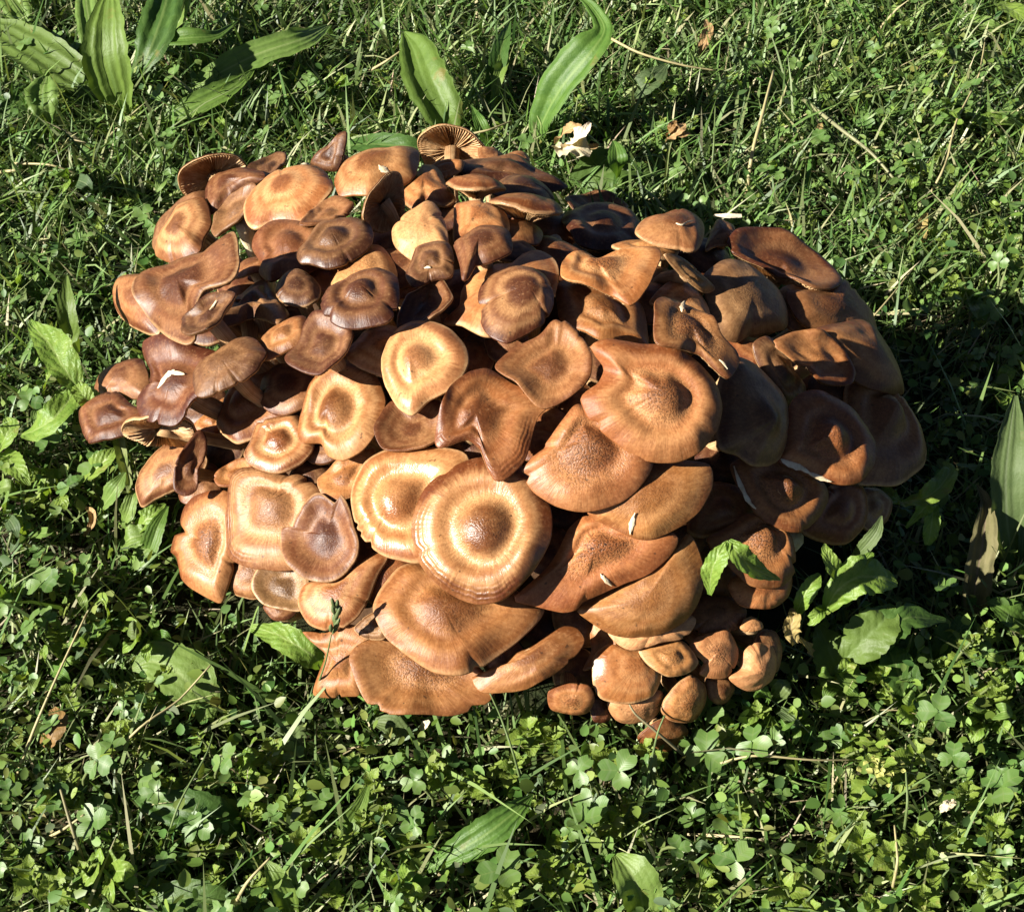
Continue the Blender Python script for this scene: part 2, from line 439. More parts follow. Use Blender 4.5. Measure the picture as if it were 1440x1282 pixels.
M(3, 'dk', 'bowl', '795,275 830,264 865,272 885,288 860,300 815,298', 'curled dark mushroom against the shaded broad leaf at the back', h=.03, n=(.2,.8,1))
# --- upper left to middle
M(9, 'br', 'flat', '355,350 362,330 380,315 402,307 428,310 452,322 460,345 450,372 425,388 400,389 380,395 362,380 368,372', 'matt brown mushroom with a nicked rim, partly under a dark glossy one', rim=.2, cen=.35, pale=.15)
M(11, 'dk', 'ring', '416,357 428,340 447,317 470,308 500,307 518,314 525,328 522,343 502,358 480,372 455,377 435,372 422,371', 'dark glossy mushroom with a raised rim, upper one of two dark ovals', gloss=.6, c=(470,340), rim=.5)
M(8, 'tan', 'bowl', '407,362 403,378 420,388 440,400 462,407 482,397 490,378 470,360 435,355', 'tan curled mushroom rim wedged under the upper dark oval', rim=.2)
M(9, 'dk', 'dome', '387,410 390,395 402,383 418,379 434,386 450,402 448,420 432,430 412,430 393,422', 'small dark domed mushroom left of the lower dark oval', gloss=.35, rim=.6)
M(8, 'tan', 'dome', '465,397 482,377 505,360 522,346 538,349 552,365 558,384 550,402 510,415 470,410', 'plain tan mushroom peeping out between the two dark ovals', cen=.2, rim=.2, pale=.7)
M(10, 'dk', 'ring', '451,427 465,402 495,385 530,377 557,388 562,415 557,436 545,452 510,459 480,459 459,448', 'dark reddish-brown rimmed mushroom, lower and larger of the two dark ovals', gloss=.4, c=(507,412), rim=.6)
M(9, 'dk', 'bowl', '400,497 415,475 425,450 440,434 465,438 488,452 493,467 485,489 465,511 447,524 420,519 403,510', 'dark purplish-brown tilted mushroom just below the lower dark oval', rim=.4, c=(452,478))
M(6, 'og', 'flat', '366,480 382,460 410,448 430,446 430,470 414,487 390,497 370,505', 'orange mushroom with yellow gills peeping out behind the dark purplish tilted one', cen=.2)
M(6, 'br', 'saddle', '200,495 202,482 220,477 240,476 275,482 300,490 318,510 302,550 280,566 255,590 240,597 220,595 197,586 189,572 192,555 205,535 208,518 202,505', 'dark wavy mushroom on the left flank marked by a white forked tear', cen=.8, c=(245,540), rim=.7)
M(7, 'dk', 'dome', '271,527 280,507 300,495 320,485 340,476 360,478 374,495 366,508 358,520 332,539 300,554 277,557', 'dark oval mushroom resting over the edge of the one with a white forked tear', gloss=.3, rim=.5)
M(4, 'tan', 'ring', '305,592 316,557 332,535 355,522 377,521 400,532 408,560 402,592 372,608 337,624 319,616 309,606', 'tan mushroom with a small raised centre on the left, below the dark oval one', pale=.6, c=(340,568), cen=.5)
M(6, 'br', 'dome', '364,556 370,530 390,513 415,512 440,520 456,528 452,550 434,572 402,583 378,578 367,568', 'brown mushroom with a frayed lower rim on top of the tan one with raised centre', pale=.4, rim=.5)
M(5, 'og', 'ring', '342,638 350,620 362,595 385,588 417,583 439,610 440,633 422,652 395,665 372,663 351,653', 'shiny orange mushroom with a bright bulge, above the big wrinkled-edged one', gloss=.75, pale=1, c=(392,622), cen=.3)
M(7, 'og', 'ring', '425,570 437,540 457,517 478,504 510,515 528,527 541,560 538,587 527,616 507,636 480,647 460,640 450,623 427,623 418,610', 'round orange mushroom with a speckled centre, left of the palest round one', pale=1, c=(470,582), cen=.6, rim=.2)
M(7.5, 'tan', 'dome', '487,502 505,475 520,462 550,456 580,475 578,512 550,532 520,522', 'yellowish mushroom half hidden behind the palest round one', pale=1, rim=.2, cen=.15)
M(9, 'lt', 'ring', '537,507 545,480 560,460 585,450 610,451 635,464 655,487 659,508 650,530 632,550 605,563 580,583 560,573 549,557 539,535', 'palest round mushroom with a ringed brown centre in the middle of the clump', pale=1, c=(582,512), gloss=.7, cen=.62, rim=.55)
M(7, 'br', 'dish', '525,603 533,585 550,562 580,566 615,560 632,588 626,611 597,627 560,630 535,624', 'brown cupped mushroom squeezed under the palest round one', rim=.3)
M(9, 'og', 'saddle', '612,612 620,570 635,542 660,520 685,511 705,521 725,540 771,568 757,587 748,615 738,648 712,673 695,673 685,656 681,636 660,618 638,622 620,627', 'orange mushroom twisted like a saddle with a long drooping lip', cen=.75, c=(668,583), gloss=.5, rim=.4, wrk=.5, wd=(.2,-1))
M(11, 'br', 'dome', '672,412 684,390 712,377 740,376 765,385 778,410 776,434 760,458 732,476 712,485 687,473 675,450', 'round brown domed mushroom with a dark eye near the middle of the clump', cen=.8, c=(746,415), pale=.6, gloss=.5)
M(9, 'tan', 'dome', '622,454 645,430 650,405 670,387 697,372 722,368 737,355 757,351 780,366 787,392 770,425 712,465 680,475 648,458', 'wide yellowish mushroom behind the round brown one with the dark eye', rim=.15, cen=.2, pale=.5)
M(10, 'bu', 'bowl', '696,511 725,482 760,463 777,448 797,450 818,469 832,497 831,523 816,543 790,558 767,567 750,562 725,538 706,525', 'mushroom cupped like a saucer with a dark red-brown upturned lip, left of the largest one', cen=.85, c=(776,506), rim=.6, gloss=.3)
M(5.5, 'og', 'dome', '', 'mushroom with a frill of orange gills turned to the sun under a drab brown one', disc=(350,450,42), n=(.05,.80,-1), gd=1.8)
M(5.4, 'tan', 'dome', '', 'mushroom showing a band of yellow gills left of the dark purplish tilted one', disc=(388,490,30), n=(.1,.78,-1), gd=1.8)
# --- middle to lower right
M(9, 'og', 'ring', '830,487 852,475 877,478 905,484 945,486 975,504 1005,534 1016,570 1008,607 981,638 945,651 900,646 858,618 829,590 816,562 825,549 842,537 849,515', 'largest mushroom, ochre and fan-shaped with a cream corner and a dark eye', n=(.05,.22,1), cen=.85, c=(930,560), pale=.5, gloss=.15, scl=1, rim=.35)
M(8, 'og', 'flat', '734,656 762,630 792,590 815,568 870,588 912,630 918,656 898,688 870,708 825,720 785,713 756,696 739,676', 'broad brown mushroom with a scaly centre directly under the largest one', n=(-.05,.20,1), cen=.6, c=(828,625), scl=1, rim=.5)
M(7, 'tan', 'dome', '826,722 850,690 890,655 930,643 960,646 998,654 1002,685 986,716 960,739 925,756 900,759 880,752 850,737', 'crescent of an orange mushroom with a white split, under the broad scaly-centred one', n=(.0,.15,1), c=(900,700), cen=.2, pale=.4)
M(6, 'tan', 'flat', '720,843 745,820 770,797 787,770 800,743 820,726 850,722 890,738 948,750 953,766 938,786 912,808 875,822 842,837 820,846 812,857 790,861 750,852', 'wedge-shaped mushroom covered with coarse dark scales and a small white slit', n=(-.05,.12,1), cen=.55, c=(838,768), scl=1.3, rim=.35)
M(5, 'tan', 'dome', '811,857 838,838 880,812 930,785 962,762 966,750 977,760 987,785 991,812 981,850 958,878 925,893 890,897 858,891 829,874', 'bright crescent mushroom curving up to a thin tip, below the coarse-scaled one', n=(-.05,.05,1), c=(905,845), pale=.6, cen=.1, rim=.2)
M(4, 'lt', 'dome', '855,885 870,905 890,913 915,908 935,902 957,898 972,888 978,868 945,860 890,870', 'cream rim of a mushroom showing under the bright crescent one', pale=1, cen=0, rim=0)
M(7, 'og', 'ring', '579,748 584,715 600,685 630,659 665,644 700,642 735,655 760,685 776,720 774,760 755,797 725,831 700,846 670,849 640,839 609,816 587,787', 'big glossy round mushroom with a ringed centre and wrinkled rim, front and middle', pale=1, c=(684,748), gloss=.8, wrk=1, wd=(-.7,-.7), cen=.75, rim=.95)
M(6, 'tan', 'ring', '493,697 500,670 515,648 545,632 585,630 630,630 660,645 650,700 625,770 592,791 560,788 534,779 509,756 496,727', 'glossy mushroom with a bright wet glint, half under the big ringed one', pale=1, c=(556,708), gloss=.95, cen=.6, rim=.5)
M(4, 'bu', 'flat', '316,767 315,727 319,690 325,668 340,658 360,658 395,665 425,668 450,690 456,720 440,785 412,802 370,802 344,796 324,786', 'square-shouldered brown mushroom with a dark wrinkled side on the lower left', wrk=1.2, wd=(-1,.1), c=(390,712), rim=.6, pale=.7, H=.22)
M(5, 'br', 'bowl', '389,739 405,738 415,720 432,697 447,691 462,701 472,706 476,693 486,706 496,735 503,762 493,788 472,811 452,817 427,813 404,793 391,766', 'dark cupped mushroom with a notched upper rim, left of the wet-glinting one', c=(450,750), cen=.7, rim=.3)
M(3, 'og', 'flat', '250,732 258,710 280,695 317,690 335,710 338,760 327,797 316,832 308,848 282,834 256,813 246,783 238,775 243,752 258,747', 'orange ragged-edged mushroom with a fine crack at the lower left corner', c=(305,765), cen=.7, scl=.9, pale=.4)
M(3, 'ol', 'bowl', '352,824 357,807 370,796 420,796 435,820 424,855 395,855 370,849 358,837', 'small brown cupped mushroom under the square-shouldered one', rim=.4)
M(4, 'og', 'dome', '420,842 431,820 470,811 502,799 525,778 547,783 534,806 518,841 503,866 478,884 462,887 436,879 424,862', 'smooth orange mushroom behind a grass seed head at the lower left edge', pale=.8, rim=.2, cen=.1)
M(5, 'tan', 'flat', '524,858 529,837 541,818 560,796 585,790 640,796 720,826 764,850 757,872 724,904 667,944 640,951 607,944 569,919 539,892', 'large tan mushroom spreading below the big ringed one', c=(622,858), cen=.45, pale=.3, rim=.35, scl=.5)
M(3, 'og', 'bowl', '490,928 499,908 525,893 545,885 592,890 660,925 697,962 684,987 640,1003 600,1003 550,1004 524,994 506,972', 'wide orange-brown mushroom lowest at the front with a toothed gill edge in the grass', c=(590,930), scl=1, cen=.5, rim=.3)
M(2, 'og', 'flat', '440,977 456,922 441,902 424,889 460,889 485,877 525,890 525,925 512,950 506,976 490,979', 'orange ragged mushroom standing in the grass at the front left corner', rim=.2, cen=.1)
M(4, 'og', 'dome', '664,950 695,943 725,918 750,908 772,893 792,880 811,883 822,900 811,919 783,944 745,967 712,973 675,972', 'tongue-shaped ochre mushroom at the front beside the lowest wide one', pale=.4, rim=.3, c=(748,928), H=.35)
M(2, 'tan', 'dome', '833,933 839,917 857,905 882,908 905,912 922,930 929,953 919,977 895,988 870,989 846,982 834,962', 'small plump glossy mushroom with a bright spot and cream rim at the front', gloss=.9, c=(892,932), pale=.4, rim=0, cen=.45, H=.36)
M(3, 'tan', 'flat', '899,914 920,906 960,901 982,930 968,946 940,951 916,938', 'small brown wedge mushroom with a light lower rim touching the plump glossy one', scl=.8, rim=0, cen=.3)
M(1, 'lt', 'dome', '854,990 870,972 927,970 932,990 916,1012 887,1018 866,1012', 'plain little tan mushroom under the plump glossy one', cen=.1, rim=.1, H=.36)
M(2, 'lt', 'dome', '970,907 981,896 1002,889 1023,887 1038,910 1036,933 1021,953 995,953 984,946 990,932 977,920', 'small mushroom with a dark speckled button centre at the front right', c=(1006,915), scl=1, cen=.5, rim=.1)
M(2, 'lt', 'dome', '1025,953 1042,940 1049,915 1064,904 1085,908 1092,930 1086,956 1067,971 1044,969', 'smooth apricot egg-shaped little mushroom at the front right', cen=.15, rim=.1, H=.42, pale=.3)
M(1, 'bu', 'dome', '1062,902 1072,885 1090,888 1100,910 1099,932 1091,945 1078,925', 'small brown mushroom tucked behind the apricot egg-shaped one', H=.36)
M(1, 'bu', 'dome', '994,953 1020,948 1034,968 1023,987 1009,990 997,980', 'tiny rosy mushroom under the one with a speckled button centre', H=.36)
M(1, 'tan', 'dome', '931,999 945,970 972,950 992,965 992,992 976,1013 945,1014', 'brown mushroom half in shade between the plump glossy one and a clover', scl=.7, H=.3)
M(0, 'og', 'dome', '898,1037 920,1016 945,1010 967,1025 962,1038 937,1058 907,1053', 'lowest little orange mushroom buried in clover and grass at the front', H=.3)
M(1, 'tan', 'dome', '770,976 782,965 825,963 836,982 827,1002 805,1005 775,997', 'small orange mushroom at the front behind bright green sprigs', scl=.8, H=.3)
M(0, 'br', 'dome', '830,979 850,980 863,1000 853,1015 835,1013', 'tiny dark mushroom wedged between two small orange ones at the front', H=.3)
M(1, 'tan', 'bowl', '826,880 840,873 865,888 862,912 842,932 818,942 831,912', 'curled tan flap of a mushroom left of the plump glossy one', n=(-.6,.2,1))
# --- right flank
M(9, 'tan', 'saddle', '789,387 797,360 820,354 855,353 890,349 923,354 929,367 921,386 911,403 888,417 862,404 825,399', 'cream-edged mushroom with a scaly brown hollow, top of the right half', scl=1, cen=.4, c=(838,372), pale=.8, rim=0)
M(8, 'og', 'flat', '781,408 789,396 815,392 850,396 880,410 903,432 911,456 911,484 876,480 842,479 814,461 790,448', 'tan-brown mushroom with a pale worn right side, just above the largest one', scl=.8, c=(845,445), pale=.5, rim=.1)
M(7, 'bu', 'dome', '893,328 905,310 935,299 960,296 981,305 990,320 988,338 977,352 950,349 920,342', 'rosy-brown mushroom with a white scratch at the back edge of the right half', rim=.2)
M(6, 'bu', 'dome', '991,352 1000,325 1010,307 1031,316 1034,335 1021,344 1006,346', 'small rosy mushroom beside the big shaded one on the back right shoulder', rim=.1)
M(6, 'tan', 'flat', '860,345 890,338 925,338 955,350 940,362 900,360', 'thin pale mushroom edge behind the cream-edged scaly one', n=(0.10,0.85,1))
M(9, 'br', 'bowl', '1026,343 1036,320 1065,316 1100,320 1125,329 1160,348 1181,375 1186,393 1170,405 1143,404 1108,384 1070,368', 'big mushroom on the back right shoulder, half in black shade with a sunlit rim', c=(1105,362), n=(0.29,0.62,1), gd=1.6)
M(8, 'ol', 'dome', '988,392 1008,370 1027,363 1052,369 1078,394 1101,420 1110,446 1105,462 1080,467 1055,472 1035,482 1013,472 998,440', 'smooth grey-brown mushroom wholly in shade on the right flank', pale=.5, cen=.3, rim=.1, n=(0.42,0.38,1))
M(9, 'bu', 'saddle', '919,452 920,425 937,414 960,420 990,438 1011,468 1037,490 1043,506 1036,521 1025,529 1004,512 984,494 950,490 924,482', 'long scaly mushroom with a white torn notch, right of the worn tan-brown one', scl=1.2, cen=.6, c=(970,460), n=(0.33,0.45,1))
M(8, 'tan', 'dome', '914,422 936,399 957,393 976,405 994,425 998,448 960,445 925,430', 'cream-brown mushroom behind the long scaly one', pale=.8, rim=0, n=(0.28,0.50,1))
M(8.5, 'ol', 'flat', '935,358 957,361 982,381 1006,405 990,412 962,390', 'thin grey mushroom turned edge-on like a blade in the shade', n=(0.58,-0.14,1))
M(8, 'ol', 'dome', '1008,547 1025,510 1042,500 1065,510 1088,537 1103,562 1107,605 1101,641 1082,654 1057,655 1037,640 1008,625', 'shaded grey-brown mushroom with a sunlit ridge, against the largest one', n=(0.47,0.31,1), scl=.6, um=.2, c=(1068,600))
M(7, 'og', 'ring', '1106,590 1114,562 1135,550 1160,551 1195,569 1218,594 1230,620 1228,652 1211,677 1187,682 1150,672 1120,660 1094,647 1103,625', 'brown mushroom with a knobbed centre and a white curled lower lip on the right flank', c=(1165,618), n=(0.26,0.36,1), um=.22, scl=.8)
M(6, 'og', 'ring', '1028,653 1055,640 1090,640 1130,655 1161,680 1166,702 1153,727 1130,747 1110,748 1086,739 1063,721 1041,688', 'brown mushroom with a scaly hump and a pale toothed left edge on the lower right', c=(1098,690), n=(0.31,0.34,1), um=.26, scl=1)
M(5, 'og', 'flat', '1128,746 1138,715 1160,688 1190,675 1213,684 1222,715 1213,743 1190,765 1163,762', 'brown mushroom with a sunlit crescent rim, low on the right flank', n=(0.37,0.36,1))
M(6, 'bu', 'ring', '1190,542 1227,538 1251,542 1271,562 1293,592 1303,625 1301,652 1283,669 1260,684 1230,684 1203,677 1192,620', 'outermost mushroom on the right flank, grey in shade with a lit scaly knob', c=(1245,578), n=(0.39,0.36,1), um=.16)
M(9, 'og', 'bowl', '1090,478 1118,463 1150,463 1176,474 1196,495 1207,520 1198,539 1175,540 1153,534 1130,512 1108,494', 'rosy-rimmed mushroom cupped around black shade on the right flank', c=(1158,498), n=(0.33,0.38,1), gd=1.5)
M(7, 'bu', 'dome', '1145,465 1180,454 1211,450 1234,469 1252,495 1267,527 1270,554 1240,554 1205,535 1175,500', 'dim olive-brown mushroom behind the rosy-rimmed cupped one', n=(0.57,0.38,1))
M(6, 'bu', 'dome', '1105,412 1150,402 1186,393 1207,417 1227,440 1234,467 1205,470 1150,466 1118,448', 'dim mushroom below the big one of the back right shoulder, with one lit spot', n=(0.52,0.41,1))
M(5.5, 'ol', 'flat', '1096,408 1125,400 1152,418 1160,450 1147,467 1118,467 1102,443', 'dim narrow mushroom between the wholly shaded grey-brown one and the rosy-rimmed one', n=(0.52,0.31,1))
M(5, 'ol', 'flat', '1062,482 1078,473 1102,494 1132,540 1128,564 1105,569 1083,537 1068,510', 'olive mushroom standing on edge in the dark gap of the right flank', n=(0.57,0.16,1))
M(5, 'og', 'ring', '994,759 1027,738 1055,720 1085,728 1108,748 1119,775 1119,802 1100,824 1058,824 1022,794', 'mushroom with a coarse scaly crest behind a folded green leaf on the lower right', c=(1072,755), scl=1.3, um=.14, n=(0.25,0.35,1))
M(4, 'tan', 'dome', '1024,820 1045,803 1075,803 1112,808 1110,836 1091,853 1065,856 1039,849', 'tan mushroom with a rosy rim poking out below a folded green leaf', pale=.3)
M(4, 'og', 'flat', '966,744 982,702 1005,678 1042,688 1060,712 1052,738 1010,750 985,755', 'orange mushroom in warm shade under the scaly-humped one with a toothed edge', n=(0.10,0.50,1))
M(1, 'br', 'dome', '962,862 990,838 1030,840 1050,860 1037,884 1000,893 972,884', 'dark mushroom in the shade above the small speckled button one', n=(0.10,0.50,1))
M(1, 'lt', 'dome', '1041,881 1055,869 1071,874 1072,884 1052,888', 'tiny cream mushroom rim above the apricot egg-shaped one', H=.35, cen=0, rim=0)
M(3, 'ol', 'flat', '1208,690 1236,686 1253,705 1248,732 1226,748 1206,732', 'dark lowest mushroom on the right flank beside a twisted green leaf', n=(0.47,0.31,1))
# --- lower left flank
M(3, 'br', 'flat', '111,580 130,562 150,553 165,550 185,568 203,575 208,597 180,610 155,619 121,619', 'rusty mushroom sticking out furthest on the left flank behind a green stalk', n=(-.35,.6,1))
M(2, 'br', 'dome', '133,545 145,522 165,510 197,503 210,530 203,557 170,560 143,557', 'dim brown mushroom in shade above the rusty one on the left flank', n=(-.45,.55,1))
M(5, 'tan', 'dome', '', 'mushroom turned under on the left flank, its thick cream gills in the sun', disc=(226,604,54), n=(.02,.93,-1), sl=.04, gd=2.0)
M(4, 'bu', 'dome', '190,687 196,665 211,641 230,626 260,618 284,613 290,650 268,682 247,690 220,702 199,713', 'reddish half-dome mushroom on the left flank low in the leaves', pale=.5, c=(238,668), n=(-.4,.3,1))
M(5, 'br', 'bowl', '245,665 249,645 264,622 281,603 292,618 289,644 280,660 277,688 262,697 246,688', 'curled narrow mushroom lobe rolled against the reddish half-dome', n=(.35,.2,1), c=(268,656))
M(3, 'tan', 'bowl', '300,668 318,650 345,643 354,658 335,680 308,682', 'small tan curled mushroom above the square-shouldered one', n=(-.1,.6,1))
M(3.5, 'tan', 'flat', '270,600 295,575 318,560 318,592 303,614 280,611', 'orange-cream mushroom edge under the dark wavy one on the left flank', n=(-.2,.6,1))
M(4, 'tan', 'saddle', '445,670 470,650 527,630 516,660 500,692 478,704 455,699', 'torn yellowish mushroom with a brown rotten tip, left of the wet-glinting one', n=(-.2,.5,1))
M(2, 'bu', 'dome', '370,852 398,851 420,856 406,870 384,871', 'tiny pinkish mushroom at the lower left edge under the small cupped one', n=(-.1,.4,1), H=.35)
M(3, 'ol', 'flat', '498,882 530,858 546,878 540,898 512,897', 'small tan scrap of a mushroom between the smooth orange and the large tan ones', n=(-.2,.4,1))
M(5, 'og', 'flat', '370,443 395,433 428,431 441,440 426,457 395,459', 'thin orange mushroom edge below the small dark domed one', n=(-.2,.7,1))

NA, NTOP = 112, 22
TT = np.concatenate([[0.0], np.linspace(0.045, 0.86, NTOP - 4), [0.905, 0.94, 0.968, 0.988, 1.0]])
AA = np.linspace(0, 2 * math.pi, NA, endpoint=False)
MQ = np.array([1 / EA**2, 1 / EB**2, 1 / EC**2])

def mound_hit(d):
    a = (MQ * d * d).sum(); b = 2 * (MQ * CAM * d).sum(); c = (MQ * CAM * CAM).sum() - 1
    D = b * b - 4 * a * c
    s = (-b - math.sqrt(D)) / (2 * a) if D > 0 else -b / (2 * a)
    P = CAM + d * s
    if P[2] < 0.012:                        # not below the lawn
        s = (0.012 - CAM[2]) / d[2]; P = CAM + d * s
    return s, unit(MQ * P)

def img_normal(nx, ny, sgn):
    r = math.hypot(nx, ny)
    if r > .985: nx, ny = nx * .985 / r, ny * .985 / r
    nz = math.sqrt(max(0.0, 1 - nx * nx - ny * ny)) * sgn
    return unit(RT * nx + UP * ny + BK * nz)

def prep(m):
    kw = m['kw']
    r = random.Random(m['label'] + str(m['kw'].get('disc', '')))
    m['rnd'] = r
    if 'disc' in kw:
        cx, cy, Rp = kw['disc']
        a = np.linspace(0, 2 * math.pi, 24, endpoint=False)
        ctr = np.array([cx, cy], float)
    else:
        P = spline(m['P'], 420, True)
        x, y = P[:, 0], P[:, 1]; x1, y1 = np.roll(x, -1), np.roll(y, -1)
        cr = x * y1 - x1 * y; A = cr.sum() / 2
        cen = np.array([((x + x1) * cr).sum(), ((y + y1) * cr).sum()]) / (6 * A)
        ctr = np.array(kw.get('c', cen), float)
        m['dense'] = P
    s0, nm = mound_hit(rays(ctr))
    if 'h' in kw:
        d_ = rays(ctr); s0 = (kw['h'] - CAM[2]) / d_[2]
    if 'deep' in kw:
        s0 *= 1.012
    if 'n' in kw:
        n = img_normal(*kw['n'])
    elif 'disc' in kw:
        n = unit(.8 * nm + np.array([r.uniform(-.25, .25), r.uniform(-.25, .25), .3]))
    else:
        nd = unit(0.78 * nm + 0.22 * np.array([0, 0, 1.0]))
        Q = P - cen
        cov = np.cov(Q.T); w, v = np.linalg.eigh(cov)
        ratio = max(0.42, math.sqrt(w[0] / w[1])); th = math.acos(min(1, ratio))
        mx, my = v[0, 0], -v[1, 0]
        c1 = img_normal(mx * math.sin(th), my * math.sin(th), 1)
        c2 = img_normal(-mx * math.sin(th), -my * math.sin(th), 1)
        nf = c1 if c1 @ nd > c2 @ nd else c2
        n = unit(0.35 * nf + 0.65 * nd)
        view = unit(-rays(ctr))
        if n @ view < 0.5:
            n = unit(n + view * (0.5 - n @ view) * 1.2)
    m['n'], m['ctr'], m['s0'] = n, ctr, s0
    P0 = CAM + rays(ctr) * s0
    ex = unit(np.cross(np.array([0, 1.0, 0]), n)); ey = np.cross(n, ex)
    if 'disc' in kw:
        Rm = kw['disc'][2] * s0 / F
        rad = Rm * (1 + 0.05 * np.sin(2 * AA + r.random() * 6) + 0.04 * np.sin(3 * AA + r.random() * 6) + .015 * np.sin(7 * AA))
    else:
        d = rays(m['dense'])
        t = ((P0 - CAM) @ n) / (d @ n)
        Q3 = CAM + d * t[:, None] - P0
        qx, qy = Q3 @ ex, Q3 @ ey
        ang = np.arctan2(qy, qx) % (2 * math.pi); rr = np.hypot(qx, qy)
        rad = np.zeros(NA)
        for k in range(NA):                 # outermost crossing of each direction
            da = (ang - AA[k] + math.pi) % (2 * math.pi) - math.pi
            db = np.roll(da, -1)
            hit = (da * db <= 0) & (np.abs(da - db) < 1.0)
            if hit.any():
                i = np.nonzero(hit)[0]; j = (i + 1) % len(rr)
                f = da[i] / (da[i] - db[i] + 1e-12)
                rad[k] = (rr[i] * (1 - f) + rr[j] * f).max()
        z = rad == 0
        if z.any():
            rad[z] = np.interp(AA[z], AA[~z], rad[~z], period=2 * math.pi)
        Rm = math.sqrt((rad**2).mean())
        # small ragged nicks in the margin
        rag = sum(r.uniform(-1, 1) * np.sin(k * AA + r.random() * 6.3) / k**0.8 for k in range(6, 22))
        rad = rad * (1 + 0.009 * rag)
        for _ in range(r.choice([0, 1, 1, 2, 3])):          # splits in the margin
            da = np.abs((AA - r.uniform(0, 6.28) + math.pi) % (2 * math.pi) - math.pi)
            rad = rad * (1 - r.uniform(.03, .13) * np.clip(1 - da / r.uniform(.05, .12), 0, 1))
    m['ex'], m['ey'], m['rad'], m['R'] = ex, ey, rad, Rm
    pf = dict(PROF[m['prof']])
    for k in ('H', 'p', 'um', 'dip', 'wv', 'roll'):
        if k in kw: pf[k] = kw[k]
    H = pf['H'] * r.uniform(.85, 1.15)
    T = TT[:, None]
    z = H * (1 - T ** pf['p']) + pf['um'] * np.exp(-(T / .30) ** 2) - pf['dip'] * np.exp(-((T - .46) / .17) ** 2)
    z = z - pf.get('roll', 0) * np.clip((T - .84) / .16, 0, 1) ** 2
    wv = pf['wv']
    z = z + T**2 * wv * (np.cos(2 * AA + r.random() * 6.3) + .7 * np.cos(3 * AA + r.random() * 6.3) + .4 * np.cos(5 * AA + r.random() * 6.3))[None, :]
    # soft lumps
    lum = sum(r.uniform(-1, 1) * np.cos(k * AA[None, :] + r.random() * 6.3 + T * r.uniform(2, 6)) * T**2 * np.sin(T * math.pi * r.choice([1, 2]))
              for k in (1, 2, 3, 4, 6)) * 1.5
    z = z + 0.025 * lum
    nse = sum(r.uniform(-1, 1) * np.sin(k * AA[None, :] + T * r.uniform(-5, 5) + r.random() * 6.3) for k in (8, 11, 15)) * T**3
    z = (z + 0.008 * nse) * Rm
    m['z'] = z
    thick = 0.0013 + 0.012 * Rm
    gd = kw.get('gd', 1.0) * 0.15 * Rm
    m['thick'], m['gd'] = thick, gd
    X = T * (rad * np.cos(AA))[None, :]; Y = T * (rad * np.sin(AA))[None, :]
    m['loc'] = np.stack([X, Y, z], -1)      # in the cap's own frame
    m['P0'] = P0

def to_world(m, loc, s=1.0):
    return (m['P0'] + (loc[..., 0:1] * m['ex'] + loc[..., 1:2] * m['ey'] + loc[..., 2:3] * m['n']) - CAM) * s + CAM

for m in MUSH:
    prep(m)

# --- let overlapping caps settle: the upper one lies on the lower one, both as near the mound as they can be
CELL = 5.0
def raster(m):
    T2 = np.linspace(0, 1, 26); A2 = np.linspace(0, 2 * math.pi, 150, endpoint=False)
    zi = np.stack([np.interp(T2, TT, m['z'][:, k]) for k in range(NA)], 1)
    ka = A2 / (2 * math.pi) * NA; k0 = np.floor(ka).astype(int) % NA; fk = ka - np.floor(ka)
    zz = zi[:, k0] * (1 - fk) + zi[:, (k0 + 1) % NA] * fk
    rr = m['rad'][k0] * (1 - fk) + m['rad'][(k0 + 1) % NA] * fk
    X = T2[:, None] * rr * np.cos(A2); Y = T2[:, None] * rr * np.sin(A2)
    Wd = to_world(m, np.stack([X, Y, zz], -1)).reshape(-1, 3)
    d = (Wd - CAM) @ FW
    u = ((Wd - CAM) @ RT) / d * F + W0 / 2; v = H0 / 2 - ((Wd - CAM) @ UP) / d * F
    key = (np.floor(v / CELL).astype(int) + 20) * 400 + np.floor(u / CELL).astype(int) + 20
    uq, inv = np.unique(key, return_inverse=True)
    lo = np.full(len(uq), 9.0); hi = np.zeros(len(uq))
    np.minimum.at(lo, inv, d); np.maximum.at(hi, inv, d)
    return dict(zip(uq.tolist(), zip(lo.tolist(), hi.tolist())))
RA = [raster(m) for m in MUSH]
# younger caps deep in the gaps, where the photo shows only slivers of them
cover = set().union(*[set(r_) for r_ in RA])
cover0 = set(cover)
gapr = random.Random(5)
cells = [(i, j) for i in range(20, 290) for j in range(20, 260)]
gapr.shuffle(cells)
for i, j in cells:
    u, v = (i - 20 + .5) * CELL, (j - 20 + .5) * CELL
    if ((u - 700) / 500)**2 + ((v - 620) / 335)**2 > 1 or j * 400 + i in cover: continue
    if not all(any((j + dj * k) * 400 + i + di * k in cover0 for k in range(1, 22)) for di, dj in ((1, 0), (-1, 0), (0, 1), (0, -1), (1, 1), (-1, 1), (1, -1), (-1, -1))): continue
    if sum((j + dj) * 400 + i + di in cover for di in (-1, 0, 1) for dj in (-1, 0, 1)) > 4: continue
    m = dict(L=-1, tone=gapr.choice(['br', 'bu', 'og', 'dk']), prof='dome', P=None, label='half-hidden brown mushroom deep in a dark gap between the larger ones',
             kw=dict(disc=(u + gapr.uniform(-6, 6), v + gapr.uniform(-6, 6), gapr.uniform(30, 44)), deep=1))
    prep(m); MUSH.append(m); RA.append(raster(m)); cover |= set(RA[-1])
cons = []
